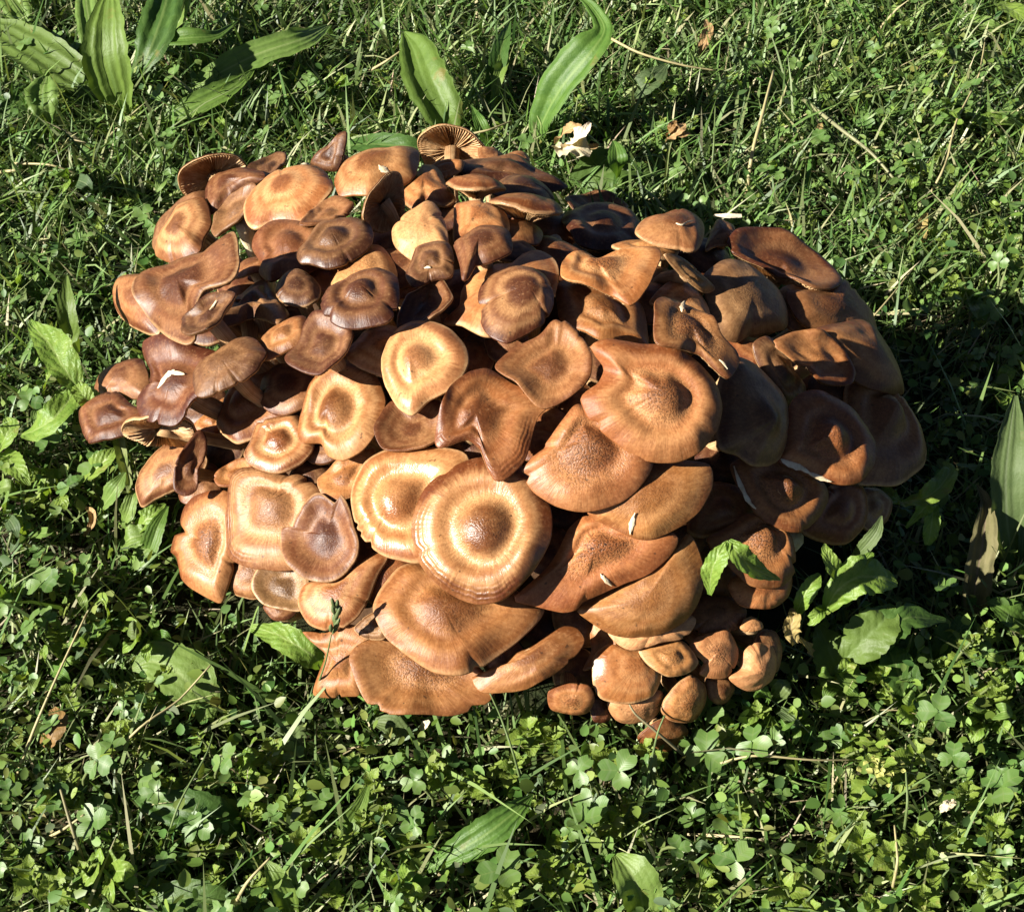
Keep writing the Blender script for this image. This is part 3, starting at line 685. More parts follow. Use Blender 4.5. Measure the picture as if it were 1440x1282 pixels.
for i in range(len(MUSH)):
    for j in range(i + 1, len(MUSH)):
        ks = RA[i].keys() & RA[j].keys()
        if len(ks) < 2: continue
        a, b = (i, j) if MUSH[i]['L'] > MUSH[j]['L'] or (MUSH[i]['L'] == MUSH[j]['L'] and j < i) else (j, i)
        ratios = sorted(math.log(RA[b][k][0] / (RA[a][k][1] + MUSH[a]['thick'] + 0.0008)) for k in ks)
        cons.append((a, b, ratios[max(0, int(len(ratios) * 0.16))]))     # log s_a - log s_b <= that
ls = np.zeros(len(MUSH))
for it in range(900):
    ls *= 0.995
    for a, b, r in cons:
        v = ls[a] - ls[b] - r
        if v > 0:
            ls[a] -= v * 0.5; ls[b] += v * 0.5
print('settle: shift mm', round(ls.min() * 850, 1), round(ls.max() * 850, 1), 'worst', max(ls[a] - ls[b] - r for a, b, r in cons) * 850)
for m, l in zip(MUSH, ls):
    m['s'] = math.exp(l)
    if 'DEBUG' in globals(): print(round(l * 850, 1), m['label'])

GA = 150
def build_mushroom(m):
    kw, r, s = m['kw'], m['rnd'], m['s']
    n, R, rad = m['n'], m['R'], m['rad']
    loc = m['loc']
    off = np.array([r.uniform(-5, 5) for _ in range(3)])
    Wt = to_world(m, loc, s)
    centre = Wt[0, 0]
    # stem from the middle of the gills down into the foot of the clump
    under = centre - n * (m['thick'] + m['gd'] * .8) * s
    k = 0.50 if under[2] > 0.03 else 0.88
    foot = np.array([under[0] * k, under[1] * k, -0.004])
    L = np.linalg.norm(under - foot)
    p1 = under - n * L * kw.get('sl', .38); p2 = foot + np.array([0, 0, L * .35])
    root = empty('mushroom', foot)
    tag(root, m['label'], 'mushroom', 'brown mushrooms of the clump')
    # cap: skin on top and a thin lip of flesh turned under at the margin
    T = TT
    top = Wt.reshape(-1, 3)
    lip = []
    for kk, (f, dz) in enumerate([(0.999, .55), (0.985, 1.0), (0.955, 1.0)]):
        z = np.array([np.interp(f, TT, m['z'][:, q]) for q in range(NA)]) - m['thick'] * dz
        lip.append(np.stack([f * rad * np.cos(AA), f * rad * np.sin(AA), z], -1))
    Lw = to_world(m, np.array(lip), s).reshape(-1, 3)
    V = np.vstack([top, Lw]) - foot
    rv = np.concatenate([np.repeat(T, NA), np.repeat([1.0, .99, .97], NA)])
    pol = np.stack([np.tile(np.cos(AA), len(T) + 3), np.tile(np.sin(AA), len(T) + 3), rv], -1)
    pol = pol + off * 0.7
    wd = kw.get('wd', (r.uniform(-1, 1), r.uniform(-1, 1)))
    wv_ = unit(RT * wd[0] + UP * wd[1])
    rel = V + foot - centre; rel = rel / (np.linalg.norm(rel, axis=1)[:, None] + 1e-9)
    wm = np.clip((rel @ wv_ - .15) / .55, 0, 1)
    pos = np.vstack([loc.reshape(-1, 3), np.array(lip).reshape(-1, 3)]) + off
    me = mesh_np('cap', V, grid_faces(NA, len(T) + 3, True), M_CAP, attrs=dict(rad=rv, pol=pol, pos=pos, wmask=wm))
    me.materials.append(M_GILL)
    nf = len(me.polygons)
    mi = np.zeros(nf, np.int32); mi[(len(T)) * NA:] = 1
    me.polygons.foreach_set('material_index', mi)
    cap = link('cap', me, root)
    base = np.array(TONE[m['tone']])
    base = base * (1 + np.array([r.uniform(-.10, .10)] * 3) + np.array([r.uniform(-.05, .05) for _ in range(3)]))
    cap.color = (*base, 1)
    for q, dv in (('cen', .5), ('pale', .26), ('rim', .68), ('gloss', .34), ('wrk', .0), ('scl', .45)):
        cap[q] = float(kw.get(q, dv * r.uniform(.75, 1.2)))
    cap['edge'] = float(kw.get('edge', r.choice([0, .4, .8] if m['tone'] in ('bu', 'ol', 'tan', 'lt') else [0, 0, 0, .5])))
    # gills: a pleated sheet under the cap
    gt = np.array([.965, .90, .78, .62, .45, .30, .17])
    ga = np.linspace(0, 2 * math.pi, GA, endpoint=False)
    ka = ga / (2 * math.pi) * NA; k0 = np.floor(ka).astype(int) % NA; fk = ka - np.floor(ka)
    rg = rad[k0] * (1 - fk) + rad[(k0 + 1) % NA] * fk
    pleat = np.where(np.arange(GA) % 2 == 0, 1.0, 0.22) * np.array([r.uniform(.85, 1.1) for _ in range(GA)])
    G = []
    for f in gt:
        zc = np.array([np.interp(f, TT, m['z'][:, q]) for q in range(NA)])
        zc = zc[k0] * (1 - fk) + zc[(k0 + 1) % NA] * fk
        dep = m['gd'] * min(1.0, ((1.0 - f) * 3.2)) ** .6
        zc = zc - kw.get('dec', 0) * R * (1 - f) ** 1.6
        G.append(np.stack([f * rg * np.cos(ga), f * rg * np.sin(ga), zc - m['thick'] - dep * pleat], -1))
    G = np.array(G)
    Gw = to_world(m, G, s).reshape(-1, 3) - foot
    gp = np.stack([np.tile(np.cos(ga), len(gt)), np.tile(np.sin(ga), len(gt)), np.repeat(gt, GA)], -1) + off
    gm = mesh_np('gills', Gw, grid_faces(GA, len(gt), True), M_GILL, smooth=False, attrs=dict(pos=G.reshape(-1, 3) + off, pol=gp))
    g = link('gills', gm, root)
    g['kind'] = 'stuff'
    # stem
    tt = np.linspace(0, 1, 9)[:, None]
    P = (1 - tt)**3 * under + 3 * (1 - tt)**2 * tt * p1 + 3 * (1 - tt) * tt**2 * p2 + tt**3 * foot
    rs = max(0.003, min(0.0085, R * .17))
    rr = rs * (1 + .45 * np.exp(-(tt[:, 0] / .12)**2) + .1 * np.sin(tt[:, 0] * 9 + r.random() * 6))
    SV, sf = tube(P, rr, 9)
    sp = np.vstack([np.stack([np.tile(np.cos(np.linspace(0, 6.28, 9, endpoint=False)), 9), np.tile(np.sin(np.linspace(0, 6.28, 9, endpoint=False)), 9), np.repeat(tt[:, 0], 9)], -1), [[0, 0, 0], [0, 0, 1]]])
    link('stem', mesh_np('stem', SV - foot, sf, M_STEM, attrs=dict(pos=SV + off, pol=sp)), root)
    m['root'], m['foot'] = root, foot
def short_name(label):
    w = re.split(r',| with | on | in | at | near | under | below | half | jutting | poking | beside | behind | marked | resting | tucked | above | left of | wedged | peeping | tilted | folded | curled | squeezed | twisted | cupped | covered | showing | covering | hidden | lying | standing | lowest | spreading ', label)[0].split()
    return ' '.join(w[:6])
named = [(m['ctr'], short_name(m['label'])) for m in MUSH if 'deep' not in m['kw']]
for m in MUSH:
    if 'deep' in m['kw']:
        d, c, s = min((np.hypot(*(m['ctr'] - c)), tuple(c), s) for c, s in named)
        dx, dy = m['ctr'][0] - c[0], m['ctr'][1] - c[1]
        side = ('right of' if dx > 0 else 'left of') if abs(dx) > abs(dy) else ('below' if dy > 0 else 'above')
        m['label'] = 'half-hidden mushroom in the dark gap ' + side + ' the ' + s; m['dist'] = d
for l in sorted({m['label'] for m in MUSH if 'dist' in m}):
    same = sorted((m for m in MUSH if m['label'] == l), key=lambda m: m['dist'])
    if len(same) > 1:
        for k, m in enumerate(same): m['label'] = ('nearest', 'second', 'third', 'fourth', 'fifth')[min(k, 4)] + ' ' + l
for m in MUSH:
    build_mushroom(m)
# ------------------------------------------------------------------ marks and torn bits of the mushrooms
def find(words):
    return next(m for m in MUSH if words in m['label'])

def surf_px(m, px, py, lift=0.0006):
    """point of a cap's skin seen through a photo pixel"""
    d = rays((px, py)); Ws = to_world(m, m['loc'], m['s']).reshape(-1, 3)
    v = Ws - CAM
    dep = v @ FW
    u = (v @ RT) / dep * F + W0 / 2; w = H0 / 2 - (v @ UP) / dep * F
    k = np.argsort((u - px)**2 + (w - py)**2)[:4]
    return CAM + d * dep[k].mean() + m['n'] * lift

def torn_mark(words, pts, wid):
    """a tear showing white flesh: a thin curved sliver lying on the cap"""
    m = find(words)
    P = np.array([surf_px(m, x, y) for x, y in pts])
    P = spline(P, 9)
    T = np.gradient(P, axis=0)
    S = np.cross(T, m['n']); S /= np.linalg.norm(S, axis=1)[:, None]
    w = np.sin(np.linspace(0.12, math.pi - 0.12, 9))[:, None] * wid / 2
    w = w * (1 + .3 * rng.uniform(-1, 1, (9, 1)))
    V = np.stack([P - S * w, P + m['n'] * 0.0006, P + S * w], 1).reshape(-1, 3) - m['foot']
    me = mesh_np('torn_flesh', V, grid_faces(3, 9), M_WHITE, attrs=dict(pos=V, pol=V * 30))
    link('torn_flesh', me, m['root'])

torn_mark('white forked tear', [(223, 547), (232, 533), (240, 525), (247, 521)], .0032)
torn_mark('white forked tear', [(238, 526), (248, 525), (261, 527)], .0022)
torn_mark('wilted mushroom with a pale fleck', [(296, 438), (301, 431), (306, 424)], .0012)
torn_mark('white scratch', [(950, 316), (958, 318), (966, 314), (975, 312)], .0012)
torn_mark('coarse dark scales', [(844, 806), (851, 815), (861, 824)], .0019)
torn_mark('with a white split', [(893, 721), (888, 737), (886, 752)], .0022)
torn_mark('with a pale crack', [(533, 234), (540, 240), (548, 244)], .0040)
torn_mark('white torn notch', [(962, 424), (959, 432), (958, 440)], .0026)
torn_mark('white torn notch', [(1010, 507), (1017, 512), (1022, 520)], .0012)
torn_mark('flat dark reddish', [(597, 379), (602, 377), (606, 378)], .0018)
torn_mark('white curled lower lip', [(1097, 646), (1108, 651), (1122, 656), (1140, 667)], .0046)
torn_mark('white curled lower lip', [(1135, 665), (1150, 671), (1168, 678)], .0026)
torn_mark('pale toothed left edge', [(1031, 656), (1040, 680), (1052, 705), (1062, 716)], .0026)

def broken_stem(px, py, h, lean, R, L, label):
    p = at(px, py, h)
    ax = unit(lean)
    P = np.array([p - ax * L * (1 - t) for t in (0, .3, .6, .9, 1.0)])
    V, fs = tube(P, [R * 1.1, R, R * .95, R * .97, R * .9], 10)
    n = len(V)
    root = link('broken_stem', mesh_np('broken_stem', V - P[0], fs, M_WHITE, attrs=dict(pos=V, pol=V * 40)))
    root.location = P[0]
    tag(root, label, 'mushroom stem')
broken_stem(432, 236, .075, (.3, -.1, .6), .0045, .06, 'white cut end of a mushroom stem by the shrivelled one at the back edge')
broken_stem(341, 315, .085, (-.1, -.2, .8), .0045, .06, 'cream stub of a broken stem at the lower left of the large honey-yellow mushroom')
broken_stem(778, 337, .112, (-.35, -.1, .9), .0042, .07, 'pale bare stem standing up at the edge of the black hollow')
broken_stem(1115, 757, .055, (.1, -.4, .7), .0060, .05, 'cream stem stub lit between the scaly hump and the crescent rim, right flank')

# ------------------------------------------------------------------ leaves
G1, G2 = (.060, .120, .020, 1), (.095, .165, .032, 1)
L_PLANT = leaf_material('plantain_leaf', (0.050, 0.113, 0.016, 1), (0.090, 0.169, 0.028, 1), (0.144, 0.225, 0.053, 1), par=19.0)
L_PALE = leaf_material('pale_leaf', (0.099, 0.174, 0.031, 1), (0.144, 0.220, 0.053, 1), (0.217, 0.287, 0.096, 1), rough=.5, par=19.0)
L_DAND = leaf_material('dandelion_leaf', (0.115, 0.205, 0.028, 1), (0.180, 0.265, 0.045, 1), (0.244, 0.317, 0.098, 1), rough=.45, bl=220, bumpd=.002)
L_GREY = leaf_material('downy_leaf', (0.046, 0.083, 0.032, 1), (0.074, 0.114, 0.046, 1), (0.146, 0.183, 0.091, 1), rough=.6, par=17.0)
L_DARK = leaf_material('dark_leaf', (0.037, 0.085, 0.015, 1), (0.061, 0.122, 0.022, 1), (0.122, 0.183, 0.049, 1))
L_DRY = leaf_material('dry_leaf', (.22, .13, .055, 1), (.34, .22, .10, 1), (.42, .30, .15, 1), rough=.7, trans=.1, spec=.2)
L_BROWN = leaf_material('brown_leaf', (.12, .045, .018, 1), (.19, .08, .030, 1), (.22, .11, .05, 1), rough=.6, trans=.1)
L_DULL = leaf_material('dull_dry_leaf', (.060, .040, .026, 1), (.105, .075, .048, 1), (.15, .11, .07, 1), rough=.8, trans=.06, par=15.0)
L_STALK = leaf_material('leaf_stalk', (.10, .15, .04, 1), (.20, .22, .09, 1), (.2, .22, .1, 1))

def leaf_mesh(name, st, mat, face=(0, 0, 0), fold=.25, ribs=0, ruff=.0, seed=0, curl=0.0, n=34, lobes=0, tip=True, holes=False):
    """st: stations (px, py, h, left px, right px) from the base to the tip"""
    r = random.Random(seed * 7.3 + st[0][0] + st[0][1])
    P = np.array([at(s[0], s[1], s[2]) for s in st])
    dep = np.array([(p - CAM) @ FW for p in P])
    wl = np.array([s[3] for s in st]) * dep / F
    wr = np.array([s[4] if len(s) > 4 else s[3] for s in st]) * dep / F
    Q = spline(np.hstack([P, wl[:, None], wr[:, None]]), n)
    C, wl, wr = Q[:, :3], np.maximum(Q[:, 3], .0002), np.maximum(Q[:, 4], .0002)
    v = np.linspace(0, 1, n)
    if lobes:
        k = 1 + .38 * np.abs(np.sin(v * math.pi * lobes + .4)) ** 1.5 - .3
        wl, wr = wl * k, wr * (1 + .38 * np.abs(np.sin(v * math.pi * lobes + 1.1)) ** 1.5 - .3)
    T = np.gradient(C, axis=0); T /= np.linalg.norm(T, axis=1)[:, None]
    N0 = unit(np.array([0, 0, 1.0]) * .75 + BK * .55 + np.array(face))
    S = np.cross(T, N0); S /= np.linalg.norm(S, axis=1)[:, None]      # to the photo's left when the tip points up... sign is a convention
    S = -S
    N = np.cross(T, -S); N /= np.linalg.norm(N, axis=1)[:, None]
    N = np.where((N @ N0)[:, None] < 0, -N, N)
    nu = 15
    u = np.linspace(-1, 1, nu)
    a = np.abs(u)
    ph = [r.random() * 6.3 for _ in range(6)]
    V = np.zeros((n, nu, 3))
    for i in range(nu):
        w = wl if u[i] < 0 else wr
        edge = 1 + .04 * np.sin(v * 47 + ph[0]) + .03 * np.sin(v * 83 + ph[1])
        off = u[i] * w * edge
        z = fold * a[i] * w - curl * a[i]**2 * w
        if ribs: z = z + .07 * w * np.cos(u[i] * math.pi * ribs)
        z = z + ruff * w * a[i]**1.5 * (np.sin(v * 17 + ph[2] + 2 * np.sign(u[i])) + .6 * np.sin(v * 31 + ph[3] + u[i] * 3))
        z = z + .03 * w * np.sin(v * 11 + u[i] * 4 + ph[4])
        V[:, i] = C + S * off[:, None] + N * z[:, None]
    V = V.reshape(-1, 3)
    base = P[0]
    at_ = dict(lu=np.tile(u, n), lv=np.repeat(v, nu), pos=V + r.uniform(-3, 3))
    return mesh_np(name, V - base, grid_faces(nu, n), mat, attrs=at_), base

def leaf(name, st, mat, label, cat, group=None, **kw):
    me, b = leaf_mesh(name, st, mat, **kw)
    o = link(name, me); o.location = b
    return tag(o, label, cat, group)

def plant(name, base, label, cat, leaves, group=None):
    root = empty(name, base)
    tag(root, label, cat, group)
    for k, (st, mat, kw) in enumerate(leaves):
        me, b = leaf_mesh('leaf', st, mat, seed=k, **kw)
        o = link('leaf', me, root); o.location = Vector(b) - Vector(base)
    return root

# ribbed plantain at the back left
plant('plantain_plant', at(170, 165, 0), 'ribbed plantain rosette of long green leaves in the back left corner', 'plant', [
    ([(178, 172, .005, 6), (165, 130, .030, 26, 30), (152, 80, .055, 36, 34), (150, 30, .072, 28, 24), (155, -22, .080, 3)], L_PLANT, dict(ribs=4, fold=.30, face=(-.2, -.3, 0))),
    ([(160, 160, .005, 6), (120, 120, .018, 26), (60, 80, .024, 34), (5, 48, .020, 26), (-40, 30, .012, 3)], L_DARK, dict(ribs=4, fold=.2)),
    ([(178, 62, .020, 3), (215, 58, .030, 13), (265, 54, .036, 16), (305, 50, .034, 9), (334, 30, .030, 1)], L_PLANT, dict(ribs=3, fold=.35)),
    ([(262, 132, .012, 6), (300, 108, .022, 20, 20), (360, 78, .032, 24, 24), (425, 56, .034, 21, 22), (462, 36, .024, 5)], L_PALE, dict(ribs=4, fold=.12, ruff=.06)),
    ([(215, 172, .010, 6), (260, 156, .020, 18), (310, 132, .026, 19), (345, 108, .028, 9), (360, 92, .026, 1)], L_PLANT, dict(ribs=4, fold=.2)),
    ([(70, 175, .010, 3), (62, 150, .022, 20), (60, 128, .028, 22), (66, 108, .030, 6)], L_PALE, dict(ribs=3, fold=.4, ruff=.1)),
    ([(40, 50, .012, 4), (28, 20, .020, 18), (10, -10, .026, 16), (0, -40, .026, 2)], L_PALE, dict(ribs=3, fold=.3)),
    ([(110, 105, .008, 4), (128, 60, .026, 16), (122, 10, .036, 16), (118, -30, .038, 2)], L_PALE, dict(ribs=3, fold=.3)),
    ([(185, 120, .006, 4), (212, 70, .030, 24), (232, 10, .044, 26), (240, -40, .046, 4)], L_DARK, dict(ribs=3, fold=.3)),
    ([(235, 60, .010, 3), (252, 30, .030, 9), (262, 0, .036, 8), (264, -25, .036, 1)], L_PALE, dict(fold=.5)),
    ([(2, 175, .004, 12), (20, 150, .012, 24), (38, 128, .014, 14), (44, 118, .014, 2)], L_DARK, dict(ribs=3)),
    ([(130, 150, .006, 6), (105, 128, .016, 22), (80, 105, .018, 20), (40, 95, .012, 3)], L_DARK, dict(ribs=4)),
])
plant('plantain_plant', at(755, 214, 0), 'tall ribbed plantain leaf arching over in the sun behind the clump', 'plant', [
    ([(752, 214, .004, 6), (764, 172, .026, 18, 22), (790, 125, .050, 27, 34), (832, 75, .072, 22, 34), (850, 42, .080, 12, 16), (832, 10, .086, 8, 9), (812, -6, .088, 2)], L_PLANT, dict(ribs=3, fold=.42, face=(-.25, 0, 0)))])
leaf('plantain_leaf', [(640, 205, .004, 10), (622, 165, .022, 30, 24), (598, 118, .036, 34, 30), (582, 72, .044, 26, 20), (568, 46, .046, 3)], L_PLANT,
     'broad plantain leaf folded half in shade at the back, left of the tall arching one', 'leaf', fold=.5, ribs=3, face=(-.1, 0, 0))
leaf('plantain_leaf', [(688, 150, .004, 5), (697, 105, .024, 13), (706, 65, .034, 11), (718, 30, .036, 1)], L_DARK, 'narrow dark leaf upright in the grass between two broad plantain leaves', 'leaf', fold=.5)
leaf('plantain_leaf', [(694, 150, .010, 3), (700, 115, .024, 8), (708, 85, .030, 8), (704, 68, .030, 1)], L_PALE, 'short pale twisted leaf beside the narrow dark one at the back', 'leaf', fold=.6, ruff=.2)
leaf('plantain_leaf', [(692, 212, .008, 5), (682, 192, .020, 10), (674, 172, .028, 9), (664, 150, .030, 1)], L_PLANT, 'short lance-shaped leaf standing just behind the mushroom with fanned gills', 'leaf', fold=.4)
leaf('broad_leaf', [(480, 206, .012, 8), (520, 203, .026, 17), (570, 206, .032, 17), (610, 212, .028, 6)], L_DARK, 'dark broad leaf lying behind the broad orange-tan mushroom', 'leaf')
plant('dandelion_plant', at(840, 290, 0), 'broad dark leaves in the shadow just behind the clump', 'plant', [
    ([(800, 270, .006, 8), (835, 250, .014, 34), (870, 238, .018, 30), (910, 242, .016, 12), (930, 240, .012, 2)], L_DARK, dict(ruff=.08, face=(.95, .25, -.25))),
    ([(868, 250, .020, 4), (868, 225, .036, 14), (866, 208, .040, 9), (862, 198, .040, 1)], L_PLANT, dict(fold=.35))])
leaf('plantain_leaf', [(885, 142, .004, 6), (900, 125, .018, 16), (920, 108, .024, 17), (936, 92, .024, 4)], L_GREY, 'flat grey-green leaf in the grass right of the tall arching plantain leaf', 'leaf', fold=.15)
# right side
plant('dandelion_plant', at(1150, 860, 0), 'lobed bright green dandelion leaves caught by the sun at the lower right of the clump', 'plant', [
    ([(1160, 862, 0.046, 5), (1176, 832, 0.060, 22, 17), (1205, 812, 0.066, 27, 30), (1235, 812, 0.064, 24, 27), (1262, 822, 0.058, 3)], L_DAND, dict(ruff=.14, fold=.18, curl=.1)),
    ([(1185, 822, 0.056, 12, 12), (1172, 798, 0.068, 13, 13), (1162, 776, 0.074, 8), (1160, 764, 0.074, 1)], L_DAND, dict(ruff=.1)),
    ([(1190, 810, 0.060, 8), (1208, 794, 0.068, 9), (1224, 780, 0.070, 5), (1226, 776, 0.070, 1)], L_DAND, dict()),
    ([(1118, 868, 0.042, 3), (1128, 842, 0.056, 13, 10), (1142, 820, 0.062, 13, 10), (1152, 806, 0.062, 2)], L_DAND, dict(fold=.4, ruff=.06)),
    ([(1160, 852, 0.046, 2), (1152, 862, 0.052, 9), (1142, 872, 0.050, 8), (1136, 876, 0.046, 1)], L_DAND, dict(fold=.4)),
    ([(1195, 790, 0.046, 4), (1215, 770, 0.060, 10), (1232, 748, 0.068, 9), (1240, 725, 0.072, 1)], L_GREY, dict(fold=.3)),
    ([(1228, 905, 0.026, 8), (1250, 882, 0.038, 24), (1280, 868, 0.040, 20), (1330, 872, 0.032, 3)], L_DARK, dict(ruff=.12, lobes=3)),
    ([(1185, 930, 0.022, 10), (1215, 900, 0.034, 32), (1240, 875, 0.040, 28), (1255, 850, 0.042, 4)], L_DARK, dict(ruff=.1)),
])
plant('dandelion_plant', at(1285, 740, 0), 'twisted wavy green leaf reaching out of the shadow beside the right flank', 'plant', [
    ([(1262, 706, .035, 4), (1280, 704, .048, 14), (1300, 700, .054, 13), (1322, 684, .056, 16), (1336, 660, .056, 9), (1326, 650, .056, 2)], L_DAND, dict(ruff=.22, fold=.3)),
    ([(1320, 692, .048, 6), (1302, 712, .050, 12), (1290, 725, .046, 6), (1274, 742, .040, 2)], L_DAND, dict(ruff=.15)),
    ([(1312, 706, .048, 7), (1311, 728, .046, 11), (1308, 750, .040, 11), (1304, 766, .034, 4)], L_DAND, dict(ruff=.12)),
    ([(1268, 706, .040, 3), (1256, 698, .046, 12), (1246, 690, .046, 6), (1240, 687, .046, 1)], L_DAND, dict(ruff=.1)),
])
plant('dandelion_plant', at(1000, 860, 0), 'crinkled green leaf folded over the front of the clump', 'plant', [
    ([(998, 836, 0.085, 3), (1000, 806, 0.099, 15, 14), (1010, 782, 0.107, 18, 12), (1026, 762, 0.111, 4)], L_DAND, dict(ruff=.1, fold=.3, face=(-.3, 0, 0))),
    ([(1024, 760, 0.111, 6), (1038, 778, 0.109, 16), (1055, 796, 0.103, 17), (1078, 808, 0.097, 9), (1098, 815, 0.093, 1)], L_DAND, dict(ruff=.14, fold=.25)),
])
plant('dock_plant', at(1420, 800, 0), 'downy grey-green strap leaf upright at the right-hand edge', 'plant', [
    ([(1424, 800, .004, 16), (1416, 740, .030, 24, 26), (1414, 670, .052, 26, 24), (1420, 610, .064, 20, 16), (1428, 556, .068, 3)], L_GREY, dict(fold=.35, ribs=2, ruff=.05)),
    ([(1436, 790, .010, 5), (1440, 740, .030, 9), (1446, 690, .040, 9), (1450, 640, .044, 2)], L_GREY, dict(fold=.3))])
leaf('dry_leaf', [(1368, 866, .006, 14), (1372, 815, .020, 20), (1382, 760, .034, 18), (1386, 710, .040, 9), (1374, 682, .042, 2)], L_DULL, 'dry brown curled leaf standing in the shadow on the right', 'leaf', fold=.7, ribs=3, ruff=.2)
leaf('dandelion_leaf', [(1452, 890, .006, 8), (1425, 868, .018, 22), (1402, 852, .022, 14), (1388, 846, .022, 2)], L_PLANT, 'lit green leaf tip at the right-hand edge below the strap leaf', 'leaf', fold=.35)
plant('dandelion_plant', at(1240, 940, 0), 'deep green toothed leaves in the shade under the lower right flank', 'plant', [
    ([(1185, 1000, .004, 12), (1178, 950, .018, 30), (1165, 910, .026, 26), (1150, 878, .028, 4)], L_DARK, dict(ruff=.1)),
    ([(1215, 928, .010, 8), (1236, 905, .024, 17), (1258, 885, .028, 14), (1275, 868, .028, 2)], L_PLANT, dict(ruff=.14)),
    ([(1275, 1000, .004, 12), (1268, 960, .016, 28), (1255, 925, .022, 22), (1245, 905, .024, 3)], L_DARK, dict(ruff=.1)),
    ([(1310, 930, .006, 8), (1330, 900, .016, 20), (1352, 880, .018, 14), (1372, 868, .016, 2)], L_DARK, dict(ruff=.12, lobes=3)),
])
leaf('dandelion_leaf', [(1448, 178, .006, 6), (1420, 170, .018, 12), (1390, 168, .022, 10), (1362, 172, .020, 2)], L_DAND, 'bright leaf pointing into the grass at the right-hand edge, upper part', 'leaf')
plant('dandelion_plant', at(1450, 20, 0), 'glossy bright leaves cut off by the upper right corner', 'plant', [
    ([(1395, 0, .010, 6), (1412, 8, .024, 14), (1430, 18, .028, 16), (1442, 32, .026, 4)], L_DAND, dict(fold=.2)),
    ([(1340, 22, .006, 3), (1368, 30, .016, 13), (1395, 38, .018, 13), (1412, 40, .016, 3)], L_PALE, dict(fold=.3, ruff=.1)),
    ([(1420, 70, .006, 8), (1436, 50, .012, 18), (1450, 30, .014, 10)], L_DARK, dict())])
# front
leaf('broad_leaf', [(292, 1012, .010, 12), (282, 985, .018, 30, 24), (255, 950, .024, 42, 34), (215, 930, .022, 30, 26), (186, 940, .018, 4)], L_PALE, 'large pale green rounded leaf lying flat in the grass at the lower left', 'leaf', fold=.08, ruff=.05, curl=.05)
leaf('broad_leaf', [(456, 938, .014, 4), (440, 922, .024, 19), (412, 904, .028, 21), (385, 890, .026, 17), (352, 882, .020, 5)], L_DAND, 'bright rounded leaf with blade shadows next to the ragged front left mushroom', 'leaf', fold=.12, ruff=.08)
leaf('plantain_leaf', [(600, 1222, .006, 6), (645, 1196, .018, 20), (690, 1168, .026, 26, 24), (725, 1140, .028, 16), (750, 1116, .026, 1)], L_PLANT, 'long pointed striped leaf lying in the front grass', 'leaf', fold=.2, ribs=4)
leaf('dandelion_leaf', [(906, 1300, .004, 12), (902, 1262, .020, 28), (890, 1232, .028, 30), (872, 1208, .028, 12), (866, 1202, .026, 3)], L_PALE, 'pale creased leaf at the bottom edge of the lawn, with a bent midrib', 'leaf', fold=.45, ruff=.08)
leaf('plantain_leaf', [(412, 1295, .004, 8), (402, 1262, .020, 16), (388, 1232, .028, 15), (374, 1210, .030, 3)], L_PLANT, 'upright green strap leaf at the bottom edge, left half', 'leaf', fold=.35, ribs=2)
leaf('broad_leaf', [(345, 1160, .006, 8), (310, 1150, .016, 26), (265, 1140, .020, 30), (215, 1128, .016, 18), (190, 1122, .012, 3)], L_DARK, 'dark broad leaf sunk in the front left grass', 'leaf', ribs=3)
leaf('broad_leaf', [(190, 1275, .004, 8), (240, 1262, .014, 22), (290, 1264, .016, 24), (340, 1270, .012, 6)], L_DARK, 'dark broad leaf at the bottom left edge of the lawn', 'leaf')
leaf('plantain_leaf', [(402, 1000, .006, 14), (408, 1030, .012, 22), (412, 1062, .014, 18), (410, 1085, .012, 4)], L_GREY, 'shaded ribbed leaf below the bright rounded one at the front left', 'leaf', ribs=3)
leaf('plantain_leaf', [(480, 1190, .004, 8), (492, 1160, .016, 16), (508, 1130, .020, 10), (520, 1098, .022, 1)], L_PLANT, 'slim leaf in the front grass left of the long striped one', 'leaf', fold=.4)
leaf('clover_leaf', [(545, 1045, .010, 5), (558, 1030, .018, 15), (548, 1018, .022, 15), (524, 1014, .020, 4)], L_GREY, 'blue-green notched leaf under the lowest wide mushroom', 'leaf')
# left side
plant('sow_thistle_plant', at(182, 690, 0), 'tall pale-stalked weed with lance leaves leaning against the left flank', 'plant', [
    ([(110, 548, .062, 9), (92, 520, .070, 24, 20), (70, 485, .074, 26, 20), (50, 462, .074, 10), (43, 450, .072, 2)], L_DAND, dict(ruff=.1, fold=.3)),
    ([(128, 575, .056, 4), (120, 560, .062, 13), (112, 548, .064, 12), (106, 540, .064, 4)], L_DAND, dict(fold=.3, ruff=.1)),
    ([(150, 592, .052, 3), (142, 570, .058, 9), (132, 556, .060, 8), (126, 545, .060, 2)], L_DAND, dict(fold=.4)),
    ([(30, 612, .030, 2), (52, 604, .044, 20), (75, 588, .052, 22), (98, 560, .054, 16), (100, 545, .056, 4)], L_DAND, dict(ruff=.15, fold=.25)),
    ([(112, 495, .030, 4), (100, 465, .052, 13), (94, 430, .064, 13), (94, 388, .070, 2)], L_DARK, dict(fold=.5)),
    ([(178, 665, .030, 6), (172, 640, .044, 8), (166, 615, .050, 8), (156, 596, .052, 3)], L_STALK, dict(fold=.8)),
    ([(184, 705, .010, 5), (182, 680, .028, 6), (177, 655, .038, 6), (168, 625, .048, 3)], L_STALK, dict(fold=.8)),
    ([(160, 596, .052, 3), (140, 570, .058, 2.5), (118, 545, .064, 2.5), (100, 515, .068, 2)], L_STALK, dict(fold=.6)),
])
